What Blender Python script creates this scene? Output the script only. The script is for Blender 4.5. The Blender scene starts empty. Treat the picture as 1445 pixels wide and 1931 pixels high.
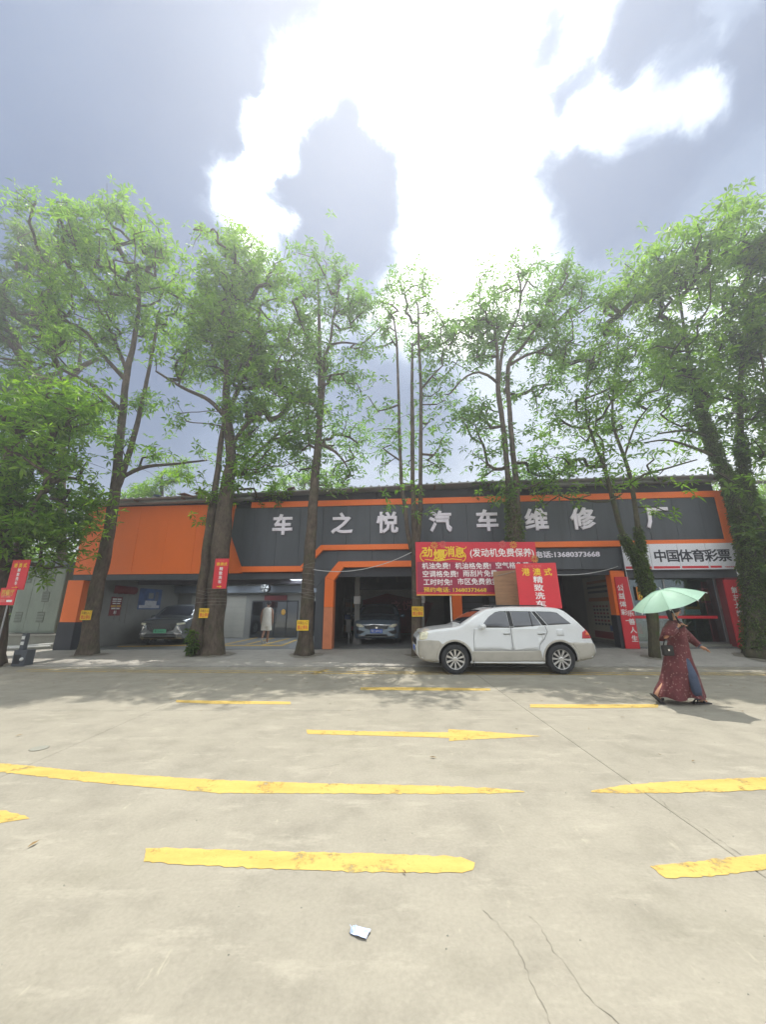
import bpy, bmesh, math, random
import numpy as np
from mathutils import Vector, Matrix
from mathutils.bvhtree import BVHTree

SC = bpy.context.scene
COL = SC.collection
R = math.radians
random.seed(7)
rng = np.random.default_rng(11)

# ------------------------------------------------------------------ camera
EYE = 1.55
PITCH = R(14.85)
FOC = 690.0            # focal length in pixels of the 1445 px wide photograph
cd = bpy.data.cameras.new('camera')
cam = bpy.data.objects.new('camera', cd)
COL.objects.link(cam)
cam.location = (0, 0, EYE)
cam.rotation_euler = (R(90) + PITCH, 0, 0)
cd.sensor_fit = 'HORIZONTAL'
cd.sensor_width = 36.0
cd.lens = 36.0 * FOC / 1445.0
cd.clip_start = 0.05
cd.clip_end = 3000
SC.camera = cam

# ------------------------------------------------------------------ light
SUN_DIR = Vector((0.02, 0.29, 1.0)).normalized()      # from the ground to the sun
SUN_EL = math.asin(SUN_DIR.z)
SUN_AZ = math.atan2(SUN_DIR.x, SUN_DIR.y)
sd = bpy.data.lights.new('sun', 'SUN')
sd.energy = 1.95
sd.angle = R(0.5)
sd.color = (1.0, 0.95, 0.86)
sun = bpy.data.objects.new('sun', sd)
sun.rotation_euler = (-SUN_DIR).to_track_quat('-Z', 'Y').to_euler()
sun.location = (4, 10, 28)
COL.objects.link(sun)

SC.view_settings.view_transform = 'Standard'
SC.view_settings.look = 'None'
SC.view_settings.gamma = 1.0
SC.view_settings.use_curve_mapping = False
SC.view_settings.exposure = 1.57
SC.cycles.max_bounces = 8
SC.cycles.diffuse_bounces = 4
SC.cycles.glossy_bounces = 3
SC.cycles.transmission_bounces = 6
SC.cycles.transparent_max_bounces = 12
SC.cycles.volume_bounces = 0
SC.cycles.sample_clamp_indirect = 6.0


def ray(px, py):
    x = (px - 722.5) / FOC
    u = (965.5 - py) / FOC
    c, s = math.cos(PITCH), math.sin(PITCH)
    return Vector((x, c - u * s, s + u * c))


def at(px, py, Y):                  # point seen at a pixel, at forward distance Y
    r = ray(px, py)
    return Vector((0, 0, EYE)) + r * (Y / r.y)


def on_plane(px, py, p, n):
    r = ray(px, py)
    o = Vector((0, 0, EYE))
    return o + r * ((Vector(p) - o).dot(n) / r.dot(n))


# ------------------------------------------------------------------ world: clouds over a Nishita sky
world = bpy.data.worlds.new('World')
SC.world = world
world.use_nodes = True
wt = world.node_tree
wt.nodes.clear()


def wn(t, **kw):
    n = wt.nodes.new(t)
    for k, v in kw.items():
        setattr(n, k, v)
    return n


def wmath(op, a, b=None, c=None, clamp=False):
    n = wn('ShaderNodeMath', operation=op, use_clamp=clamp)
    for i, v in enumerate((a, b, c)):
        if v is None:
            continue
        if isinstance(v, (int, float)):
            n.inputs[i].default_value = v
        else:
            wt.links.new(v, n.inputs[i])
    return n.outputs[0]


def build_sky():
    L = wt.links.new
    tc = wn('ShaderNodeTexCoord')
    d0 = tc.outputs['Generated']
    # ragged edges: the direction is warped by two noises
    def warp(vec, scale, amp, detail, rough=0.6):
        nz = wn('ShaderNodeTexNoise')
        nz.inputs['Scale'].default_value = scale
        nz.inputs['Detail'].default_value = detail
        nz.inputs['Roughness'].default_value = rough
        L(vec, nz.inputs['Vector'])
        sb = wn('ShaderNodeVectorMath', operation='SUBTRACT')
        L(nz.outputs['Color'], sb.inputs[0])
        sb.inputs[1].default_value = (0.5, 0.5, 0.5)
        ms = wn('ShaderNodeVectorMath', operation='MULTIPLY_ADD')
        L(sb.outputs[0], ms.inputs[0])
        ms.inputs[1].default_value = (amp, amp, amp)
        L(vec, ms.inputs[2])
        return ms.outputs[0], nz.outputs['Fac']
    d1, f1 = warp(d0, 3.0, 0.16, 3)
    d2, f2 = warp(d1, 8.0, 0.12, 9, 0.68)
    nrm = wn('ShaderNodeVectorMath', operation='NORMALIZE')
    L(d2, nrm.inputs[0])
    dv = nrm.outputs[0]
    # cloud banks: (pixel of the centre, radius in degrees, weight); positive = thin bright cloud
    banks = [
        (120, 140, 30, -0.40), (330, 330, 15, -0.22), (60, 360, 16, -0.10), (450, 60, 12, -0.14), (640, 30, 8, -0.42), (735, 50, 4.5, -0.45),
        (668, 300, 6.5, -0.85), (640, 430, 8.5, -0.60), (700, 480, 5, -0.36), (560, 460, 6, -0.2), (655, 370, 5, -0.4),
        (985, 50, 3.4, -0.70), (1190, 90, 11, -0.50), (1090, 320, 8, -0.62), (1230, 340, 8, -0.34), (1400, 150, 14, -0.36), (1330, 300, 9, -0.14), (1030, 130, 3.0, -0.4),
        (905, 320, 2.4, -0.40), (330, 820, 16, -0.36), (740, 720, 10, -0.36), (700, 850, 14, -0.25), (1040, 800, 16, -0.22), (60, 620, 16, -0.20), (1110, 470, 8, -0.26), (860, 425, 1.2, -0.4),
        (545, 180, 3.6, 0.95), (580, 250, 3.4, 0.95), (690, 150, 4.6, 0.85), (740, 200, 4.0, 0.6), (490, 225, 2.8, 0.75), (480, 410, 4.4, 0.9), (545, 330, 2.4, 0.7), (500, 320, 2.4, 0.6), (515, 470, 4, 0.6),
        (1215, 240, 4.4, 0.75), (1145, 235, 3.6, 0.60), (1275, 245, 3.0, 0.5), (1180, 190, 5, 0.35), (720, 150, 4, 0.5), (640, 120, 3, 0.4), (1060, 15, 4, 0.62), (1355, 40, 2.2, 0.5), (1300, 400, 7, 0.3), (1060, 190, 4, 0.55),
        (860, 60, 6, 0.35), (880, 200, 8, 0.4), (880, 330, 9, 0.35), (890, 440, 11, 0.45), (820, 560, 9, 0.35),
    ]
    acc = None
    for px, py, rad, w in banks:
        v = ray(px, py).normalized()
        dt = wn('ShaderNodeVectorMath', operation='DOT_PRODUCT')
        L(dv, dt.inputs[0])
        dt.inputs[1].default_value = v
        mr = wn('ShaderNodeMapRange', interpolation_type='SMOOTHSTEP')
        L(dt.outputs['Value'], mr.inputs['Value'])
        mr.inputs['From Min'].default_value = math.cos(R(rad * 1.35))
        mr.inputs['From Max'].default_value = math.cos(R(rad * 0.30))
        mr.inputs['To Min'].default_value = 0.0
        mr.inputs['To Max'].default_value = w
        acc = mr.outputs[0] if acc is None else wmath('ADD', acc, mr.outputs[0])
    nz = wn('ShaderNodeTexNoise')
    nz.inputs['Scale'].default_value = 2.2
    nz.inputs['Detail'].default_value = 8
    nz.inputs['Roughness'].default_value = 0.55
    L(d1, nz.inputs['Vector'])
    base = wmath('MULTIPLY_ADD', nz.outputs['Fac'], 0.50, 0.53)  # cloud base raised to add fill light; negative banks darken the view ahead
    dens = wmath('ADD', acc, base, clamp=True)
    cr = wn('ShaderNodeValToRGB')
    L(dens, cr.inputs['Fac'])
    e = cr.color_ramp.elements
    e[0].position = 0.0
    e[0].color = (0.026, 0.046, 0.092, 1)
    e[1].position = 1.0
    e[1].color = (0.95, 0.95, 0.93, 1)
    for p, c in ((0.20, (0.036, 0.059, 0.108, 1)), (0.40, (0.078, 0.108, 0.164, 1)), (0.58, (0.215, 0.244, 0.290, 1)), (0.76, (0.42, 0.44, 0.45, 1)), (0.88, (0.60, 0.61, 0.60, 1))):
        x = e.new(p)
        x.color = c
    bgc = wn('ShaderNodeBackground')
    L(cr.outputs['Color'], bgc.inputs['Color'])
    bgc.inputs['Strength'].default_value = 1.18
    sky = wn('ShaderNodeTexSky', sky_type='NISHITA')
    sky.sun_disc = False
    sky.sun_elevation = SUN_EL
    sky.sun_rotation = SUN_AZ
    bgs = wn('ShaderNodeBackground')
    L(sky.outputs['Color'], bgs.inputs['Color'])
    bgs.inputs['Strength'].default_value = 0.05
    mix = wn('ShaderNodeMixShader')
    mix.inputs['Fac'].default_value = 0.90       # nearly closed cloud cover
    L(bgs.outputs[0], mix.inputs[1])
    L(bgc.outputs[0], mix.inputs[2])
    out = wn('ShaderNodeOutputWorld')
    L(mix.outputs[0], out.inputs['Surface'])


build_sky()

# ------------------------------------------------------------------ materials
MATS = {}


def new_mat(name):
    m = bpy.data.materials.new(name)
    m.use_nodes = True
    nt = m.node_tree
    nt.nodes.clear()
    out = nt.nodes.new('ShaderNodeOutputMaterial')
    b = nt.nodes.new('ShaderNodeBsdfPrincipled')
    nt.links.new(b.outputs[0], out.inputs['Surface'])
    MATS[name] = m
    return m, nt, b, out


def noise(nt, vec, scale, detail=4, rough=0.6):
    n = nt.nodes.new('ShaderNodeTexNoise')
    n.inputs['Scale'].default_value = scale
    n.inputs['Detail'].default_value = detail
    n.inputs['Roughness'].default_value = rough
    if vec is not None:
        nt.links.new(vec, n.inputs['Vector'])
    return n.outputs['Fac']


def ramp(nt, fac, stops):
    n = nt.nodes.new('ShaderNodeValToRGB')
    e = n.color_ramp.elements
    e[0].position, e[0].color = stops[0][0], (*stops[0][1], 1)
    e[1].position, e[1].color = stops[-1][0], (*stops[-1][1], 1)
    for p, c in stops[1:-1]:
        x = e.new(p)
        x.color = (*c, 1)
    nt.links.new(fac, n.inputs['Fac'])
    return n.outputs['Color']


def mixc(nt, fac, a, b, mode='MIX'):
    n = nt.nodes.new('ShaderNodeMix')
    n.data_type = 'RGBA'
    n.blend_type = mode
    for s, v in (('Factor', fac), ('A', a), ('B', b)):
        sock = [i for i in n.inputs if i.name == s and (i.type == 'RGBA' or s == 'Factor') and i.enabled][0]
        if isinstance(v, (int, float)):
            sock.default_value = v
        elif isinstance(v, tuple):
            sock.default_value = (*v, 1)
        else:
            nt.links.new(v, sock)
    return [o for o in n.outputs if o.type == 'RGBA'][0]


def mathn(nt, op, a, b=0.0, clamp=False):
    n = nt.nodes.new('ShaderNodeMath')
    n.operation = op
    n.use_clamp = clamp
    for i, v in enumerate((a, b)):
        if isinstance(v, (int, float)):
            n.inputs[i].default_value = v
        else:
            nt.links.new(v, n.inputs[i])
    return n.outputs[0]


def position(nt, scale=(1, 1, 1)):
    g = nt.nodes.new('ShaderNodeNewGeometry')
    m = nt.nodes.new('ShaderNodeVectorMath')
    m.operation = 'MULTIPLY'
    nt.links.new(g.outputs['Position'], m.inputs[0])
    m.inputs[1].default_value = scale
    return m.outputs[0]


def bump(nt, b, h, strength=0.3, dist=0.02):
    n = nt.nodes.new('ShaderNodeBump')
    n.inputs['Strength'].default_value = strength
    n.inputs['Distance'].default_value = dist
    nt.links.new(h, n.inputs['Height'])
    nt.links.new(n.outputs[0], b.inputs['Normal'])


def mat(name, col, rough=0.6, var=0.12, scale=6.0, bmp=0.0, bscale=40.0, metal=0.0, coat=0.0, stretch=(1, 1, 1), spec=0.5):
    """a paint, plastic, cloth or metal with some dirt and unevenness"""
    m, nt, b, out = new_mat(name)
    p = position(nt, stretch)
    f = noise(nt, p, scale, 6, 0.62)
    dark = tuple(max(0, c * (1 - var * 1.6)) for c in col)
    lite = tuple(min(1, c * (1 + var)) for c in col)
    c = ramp(nt, f, [(0.28, dark), (0.5, col), (0.75, lite)])
    nt.links.new(c, b.inputs['Base Color'])
    b.inputs['Roughness'].default_value = rough
    b.inputs['Metallic'].default_value = metal
    b.inputs['Coat Weight'].default_value = coat
    b.inputs['Coat Roughness'].default_value = 0.06
    b.inputs['Specular IOR Level'].default_value = spec
    if bmp:
        bump(nt, b, noise(nt, p, bscale, 5), bmp, 0.01)
    return m


def m_concrete(name, c0, rough=0.9, warm=1.0):
    m, nt, b, out = new_mat(name)
    p = position(nt)
    big = noise(nt, p, 0.35, 4, 0.55)
    mid = noise(nt, p, 2.3, 7, 0.68)
    fine = noise(nt, p, 42, 4, 0.7)
    ps = position(nt, (0.9, 2.6, 1))
    streak = noise(nt, ps, 1.7, 8, 0.72)
    a = tuple(x * 0.76 for x in c0)
    z = tuple(min(1, x * 1.14) for x in c0)
    c = ramp(nt, big, [(0.3, a), (0.7, z)])
    c = mixc(nt, 0.55, c, ramp(nt, mid, [(0.30, tuple(x * 0.60 for x in c0)), (0.5, c0), (0.72, tuple(min(1, x * 1.22) for x in c0))]))
    c = mixc(nt, ramp(nt, streak, [(0.54, (0, 0, 0)), (0.68, (0.85, 0.85, 0.85))]), c, tuple(min(1, x * 1.30) for x in c0))
    stain = noise(nt, position(nt, (1, 1.5, 1)), 0.9, 5, 0.6)
    c = mixc(nt, ramp(nt, stain, [(0.55, (0, 0, 0)), (0.70, (0.42, 0.42, 0.42))]), c, tuple(x * k for x, k in zip(c0, (0.66, 0.67, 0.62))))
    scuff = noise(nt, position(nt, (3.2, 0.8, 1)), 2.6, 9, 0.75)
    c = mixc(nt, ramp(nt, scuff, [(0.62, (0, 0, 0)), (0.70, (0.8, 0.8, 0.8))]), c, tuple(min(1, x * k) for x, k in zip(c0, (1.42, 1.42, 1.36))))
    spots = noise(nt, p, 11, 3, 0.5)
    c = mixc(nt, ramp(nt, spots, [(0.70, (0, 0, 0)), (0.76, (0.5, 0.5, 0.5))]), c, tuple(x * 0.55 for x in c0))
    c = mixc(nt, 0.22, c, ramp(nt, fine, [(0.3, tuple(x * 0.55 for x in c0)), (0.7, tuple(min(1, x * 1.3) for x in c0))]))
    nt.links.new(c, b.inputs['Base Color'])
    b.inputs['Roughness'].default_value = rough
    b.inputs['Specular IOR Level'].default_value = 0.3
    h = mathn(nt, 'ADD', mathn(nt, 'MULTIPLY', mid, 0.6), mathn(nt, 'MULTIPLY', fine, 0.5))
    bump(nt, b, h, 0.35, 0.012)
    return m


def m_roadpaint(name, col, worn_col, thin=0.56):
    """brushed road paint, uneven in colour and worn right through in places"""
    m, nt, b, out = new_mat(name)
    p = position(nt)
    w = noise(nt, p, 3.4, 10, 0.74)
    w2 = noise(nt, p, 30, 5, 0.75)
    c = ramp(nt, noise(nt, position(nt, (0.8, 3.5, 1)), 2.2, 7, 0.65), [(0.30, worn_col), (0.46, tuple((x + y) / 2 for x, y in zip(col, worn_col))), (0.58, col)])
    c = mixc(nt, 0.30, c, ramp(nt, w2, [(0.3, tuple(x * 0.6 for x in col)), (0.7, tuple(min(1, x * 1.12) for x in col))]))
    nt.links.new(c, b.inputs['Base Color'])
    b.inputs['Roughness'].default_value = 0.7
    bump(nt, b, w2, 0.35, 0.008)
    f = mathn(nt, 'ADD', mathn(nt, 'MULTIPLY', w, 0.72), mathn(nt, 'MULTIPLY', w2, 0.28))
    k = ramp(nt, f, [(thin, (0, 0, 0)), (thin + 0.11, (0.9, 0.9, 0.9))])
    tr = nt.nodes.new('ShaderNodeBsdfTransparent')
    mx = nt.nodes.new('ShaderNodeMixShader')
    nt.links.new(k, mx.inputs['Fac'])
    nt.links.new(b.outputs[0], mx.inputs[1])
    nt.links.new(tr.outputs[0], mx.inputs[2])
    nt.links.new(mx.outputs[0], out.inputs['Surface'])
    return m


def m_glass(name, tint, alpha=0.35, rough=0.03):
    """window glass: part see-through, part mirror"""
    m, nt, b, out = new_mat(name)
    nt.nodes.remove(b)
    tr = nt.nodes.new('ShaderNodeBsdfTransparent')
    tr.inputs['Color'].default_value = (*tint, 1)
    gl = nt.nodes.new('ShaderNodeBsdfGlossy')
    gl.inputs['Roughness'].default_value = rough
    gl.inputs['Color'].default_value = (0.9, 0.95, 1, 1)
    fr = nt.nodes.new('ShaderNodeFresnel')
    fr.inputs['IOR'].default_value = 1.5
    add = nt.nodes.new('ShaderNodeMath')
    add.operation = 'ADD'
    add.use_clamp = True
    nt.links.new(fr.outputs[0], add.inputs[0])
    add.inputs[1].default_value = alpha
    mx = nt.nodes.new('ShaderNodeMixShader')
    nt.links.new(add.outputs[0], mx.inputs['Fac'])
    nt.links.new(tr.outputs[0], mx.inputs[1])
    nt.links.new(gl.outputs[0], mx.inputs[2])
    nt.links.new(mx.outputs[0], out.inputs['Surface'])
    return m


def m_leaf(name, c_dark, c_mid, c_light, trans=0.45):
    m, nt, b, out = new_mat(name)
    nt.nodes.remove(b)
    g = nt.nodes.new('ShaderNodeNewGeometry')
    f = mathn(nt, 'ADD', mathn(nt, 'MULTIPLY', g.outputs['Random Per Island'], 0.6), mathn(nt, 'MULTIPLY', noise(nt, position(nt), 0.8, 3), 0.45))
    c = ramp(nt, f, [(0.1, c_dark), (0.5, c_mid), (0.92, c_light)])
    d = nt.nodes.new('ShaderNodeBsdfPrincipled')
    nt.links.new(c, d.inputs['Base Color'])
    d.inputs['Roughness'].default_value = 0.42
    d.inputs['Specular IOR Level'].default_value = 0.45
    t = nt.nodes.new('ShaderNodeBsdfTranslucent')
    tc = mixc(nt, 1.0, c, (1.0, 1.0, 0.42), 'MULTIPLY')
    tc = mixc(nt, 1.0, tc, (2.5, 3.2, 1.7), 'MULTIPLY')
    nt.links.new(tc, t.inputs['Color'])
    mx = nt.nodes.new('ShaderNodeMixShader')
    mx.inputs['Fac'].default_value = trans
    nt.links.new(d.outputs[0], mx.inputs[1])
    nt.links.new(t.outputs[0], mx.inputs[2])
    nt.links.new(mx.outputs[0], out.inputs['Surface'])
    return m


def m_bark(name, c0, c1, moss=0.0):
    m, nt, b, out = new_mat(name)
    p = position(nt, (1, 1, 0.35))
    a = noise(nt, p, 16, 8, 0.7)
    a2 = noise(nt, position(nt), 2.2, 5)
    c = ramp(nt, a, [(0.3, c0), (0.7, c1)])
    c = mixc(nt, ramp(nt, a2, [(0.5, (0, 0, 0)), (0.75, (0.45, 0.45, 0.45))]), c, tuple(min(1, x * 1.7) for x in c1))
    if moss:
        c = mixc(nt, ramp(nt, noise(nt, position(nt), 3.5, 6), [(0.5, (0, 0, 0)), (0.62, (moss, moss, moss))]), c, (0.05, 0.075, 0.02))
    nt.links.new(c, b.inputs['Base Color'])
    b.inputs['Roughness'].default_value = 0.95
    b.inputs['Specular IOR Level'].default_value = 0.2
    bump(nt, b, a, 0.8, 0.04)
    return m


def m_emit(name, col, strength):
    m, nt, b, out = new_mat(name)
    b.inputs['Base Color'].default_value = (*col, 1)
    b.inputs['Emission Color'].default_value = (*col, 1)
    b.inputs['Emission Strength'].default_value = strength
    return m


ROADC = (0.302, 0.281, 0.230)
m_concrete('road_concrete', ROADC)
m_concrete('apron_concrete', (0.34, 0.325, 0.295))
m_concrete('kerb_concrete', (0.30, 0.29, 0.26))
m_concrete('floor_grey', (0.16, 0.165, 0.165), 0.5)
m_concrete('render_wall', (0.33, 0.32, 0.30))
m_concrete('plinth', (0.27, 0.27, 0.23))
m_roadpaint('yellow_paint', (0.56, 0.41, 0.105), (0.50, 0.30, 0.065), 0.535)
m_roadpaint('yellow_worn', (0.52, 0.385, 0.11), (0.46, 0.29, 0.075), 0.485)
m_roadpaint('yellow_floor', (0.55, 0.36, 0.06), (0.42, 0.26, 0.05), 0.58)
mat('soil_joint', (0.17, 0.155, 0.125), 0.95, 0.3, 8)
mat('orange_paint', (0.88, 0.175, 0.024), 0.5, 0.035, 1.6, 0.03, 30, stretch=(1, 1, .3))
mat('orange_faded', (0.66, 0.22, 0.10), 0.6, 0.10, 2.0, 0.05, 30)
mat('anthracite', (0.066, 0.075, 0.088), 0.5, 0.18, 3.2, 0.06, 60, stretch=(1, 1, .14))
mat('anthracite_dark', (0.030, 0.033, 0.042), 0.6, 0.15, 2.0)
mat('letter_white', (0.84, 0.79, 0.88), 0.5, 0.06, 3)
mat('white_print', (0.80, 0.78, 0.76), 0.6, 0.03, 3)
mat('yellow_print', (0.80, 0.55, 0.03), 0.6, 0.05, 3)
mat('orange_print', (0.80, 0.28, 0.03), 0.6, 0.05, 3)
mat('dark_print', (0.020, 0.022, 0.035), 0.6, 0.05, 3)
mat('brown_print', (0.30, 0.10, 0.02), 0.6, 0.05, 3)
mat('roof_metal', (0.34, 0.355, 0.36), 0.5, 0.2, 2, 0.1, 20, metal=0.2)
mat('rust_metal', (0.17, 0.11, 0.08), 0.8, 0.4, 6, 0.2, 20)
mat('tile_cream', (0.36, 0.35, 0.31), 0.35, 0.08, 1.2)
mat('wall_grey', (0.22, 0.22, 0.205), 0.7, 0.12, 1.5)
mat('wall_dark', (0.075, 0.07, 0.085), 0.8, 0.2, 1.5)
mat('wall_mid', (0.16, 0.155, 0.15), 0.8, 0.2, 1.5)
mat('beam_blue', (0.13, 0.15, 0.18), 0.6, 0.1, 2)
mat('black_frame', (0.018, 0.02, 0.026), 0.4, 0.1, 4)
mat('steel', (0.32, 0.33, 0.33), 0.4, 0.1, 6, metal=0.8)
mat('white_plastic', (0.62, 0.62, 0.60), 0.5, 0.06, 4)
mat('mural_red', (0.30, 0.030, 0.028), 0.7, 0.1, 2)
mat('sign_red', (0.62, 0.022, 0.035), 0.5, 0.05, 1.5)
mat('banner_red', (0.56, 0.020, 0.040), 0.5, 0.10, 1.2)
mat('banner_plum', (0.30, 0.018, 0.055), 0.5, 0.08, 1.2)
mat('deep_red', (0.20, 0.018, 0.022), 0.6, 0.1, 2)
mat('gold_print', (0.65, 0.36, 0.06), 0.6, 0.2, 5)
mat('pink_print', (0.68, 0.16, 0.14), 0.6, 0.3, 9)
mat('sign_yellow', (0.80, 0.52, 0.02), 0.5, 0.05, 3)
mat('sign_white', (0.74, 0.74, 0.80), 0.4, 0.05, 2)
mat('tree_dirt', (0.20, 0.185, 0.15), 0.95, 0.3, 9)
mat('plywood', (0.30, 0.17, 0.09), 0.75, 0.2, 3, 0.1, 30, stretch=(1, 1, 6))
mat('cabinet_green', (0.20, 0.235, 0.195), 0.6, 0.16, 2.5, 0.05, 20, stretch=(1, 1, 0.3))
mat('cabinet_dark', (0.085, 0.09, 0.07), 0.7, 0.2, 4)
mat('blue_plastic', (0.03, 0.26, 0.42), 0.4, 0.1, 4)
mat('poster_blue', (0.06, 0.11, 0.26), 0.4, 0.45, 3.5)
mat('poster_pale', (0.50, 0.50, 0.52), 0.4, 0.2, 6)
mat('menu_cream', (0.33, 0.31, 0.24), 0.6, 0.08, 2)
mat('cable_white', (0.55, 0.55, 0.55), 0.6, 0.1, 10)
mat('wire_grey', (0.24, 0.22, 0.20), 0.6, 0.2, 10)
mat('car_white', (0.70, 0.72, 0.73), 0.28, 0.03, 2.0, coat=0.6)
mat('car_sand', (0.43, 0.405, 0.35), 0.5, 0.10, 3.0, coat=0.1)
mat('car_grey', (0.24, 0.26, 0.265), 0.25, 0.05, 2.0, metal=0.5, coat=0.8)
mat('car_blue', (0.20, 0.27, 0.34), 0.25, 0.05, 2.0, metal=0.5, coat=0.8)
mat('car_black', (0.012, 0.013, 0.015), 0.5, 0.1, 5)
mat('tyre', (0.028, 0.029, 0.031), 0.85, 0.2, 9, 0.2, 60)
mat('alloy', (0.60, 0.59, 0.57), 0.3, 0.05, 6, metal=0.7)
mat('chrome', (0.75, 0.75, 0.75), 0.12, 0.03, 4, metal=1.0)
mat('lamp_clear', (0.75, 0.73, 0.55), 0.1, 0.25, 16, coat=1.0)
mat('lamp_red', (0.50, 0.015, 0.02), 0.15, 0.1, 8, coat=1.0)
mat('lamp_amber', (0.75, 0.16, 0.02), 0.15, 0.1, 8, coat=1.0)
mat('plate_blue', (0.02, 0.12, 0.55), 0.4, 0.05, 4)
mat('plate_green', (0.12, 0.50, 0.28), 0.4, 0.1, 3)
mat('car_glass', (0.050, 0.056, 0.072), 0.04, 0.15, 3, coat=1.0, spec=0.8)
mat('skin', (0.42, 0.21, 0.125), 0.55, 0.08, 10)
mat('skin_tan', (0.30, 0.150, 0.090), 0.55, 0.08, 10)
mat('hair', (0.010, 0.010, 0.014), 0.5, 0.2, 30)
mat('cloth_cream', (0.74, 0.71, 0.64), 0.9, 0.06, 10, 0.1, 60)
mat('denim', (0.060, 0.080, 0.130), 0.9, 0.15, 12)
mat('bag_black', (0.010, 0.009, 0.008), 0.6, 0.2, 12)
mat('sandal', (0.030, 0.026, 0.028), 0.6, 0.1, 12)
mat('umbrella_green', (0.42, 0.64, 0.51), 0.6, 0.05, 6)
mat('litter_blue', (0.45, 0.55, 0.80), 0.4, 0.2, 12)
mat('litter_white', (0.75, 0.75, 0.74), 0.6, 0.1, 12)
mat('dry_leaf', (0.20, 0.13, 0.05), 0.8, 0.4, 20)
m_glass('shop_glass', (0.62, 0.74, 0.74), 0.10)
m_glass('door_glass', (0.34, 0.38, 0.42), 0.10)
m_emit('light_panel', (0.85, 0.93, 1.0), 2.6)
m_leaf('leaf_bright', (0.050, 0.085, 0.022), (0.092, 0.146, 0.036), (0.16, 0.21, 0.055), 0.58)
m_leaf('leaf_deep', (0.028, 0.052, 0.015), (0.060, 0.100, 0.026), (0.12, 0.155, 0.035), 0.45)
m_leaf('leaf_grey', (0.050, 0.088, 0.036), (0.085, 0.142, 0.052), (0.13, 0.19, 0.065), 0.5)
m_leaf('ivy_leaf', (0.035, 0.055, 0.020), (0.070, 0.100, 0.030), (0.115, 0.145, 0.045), 0.4)
m_bark('bark', (0.035, 0.028, 0.022), (0.15, 0.118, 0.092), 0.25)
m_bark('bark_moss', (0.035, 0.032, 0.020), (0.10, 0.09, 0.055), 0.8)
# umbrella cloth lets light through
_m = MATS['umbrella_green']
_nt = _m.node_tree
_b = [n for n in _nt.nodes if n.type == 'BSDF_PRINCIPLED'][0]
_o = [n for n in _nt.nodes if n.type == 'OUTPUT_MATERIAL'][0]
_t = _nt.nodes.new('ShaderNodeBsdfTranslucent')
_t.inputs['Color'].default_value = (0.42, 0.66, 0.52, 1)
_x = _nt.nodes.new('ShaderNodeMixShader')
_x.inputs['Fac'].default_value = 0.35
_nt.links.new(_b.outputs[0], _x.inputs[1])
_nt.links.new(_t.outputs[0], _x.inputs[2])
_nt.links.new(_x.outputs[0], _o.inputs['Surface'])


def m_dress():
    m, nt, b, out = new_mat('dress')
    p = position(nt, (1, 1, 0.8))
    v = nt.nodes.new('ShaderNodeTexVoronoi')
    v.inputs['Scale'].default_value = 26
    nt.links.new(p, v.inputs['Vector'])
    f = noise(nt, p, 7, 4)
    c = ramp(nt, f, [(0.3, (0.085, 0.018, 0.022)), (0.7, (0.15, 0.036, 0.040))])
    c = mixc(nt, ramp(nt, v.outputs['Distance'], [(0.20, (0.85, 0.85, 0.85)), (0.30, (0, 0, 0))]), c, (0.30, 0.17, 0.155))
    nt.links.new(c, b.inputs['Base Color'])
    b.inputs['Roughness'].default_value = 0.85
    return m


m_dress()

# ------------------------------------------------------------------ mesh helpers


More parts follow.
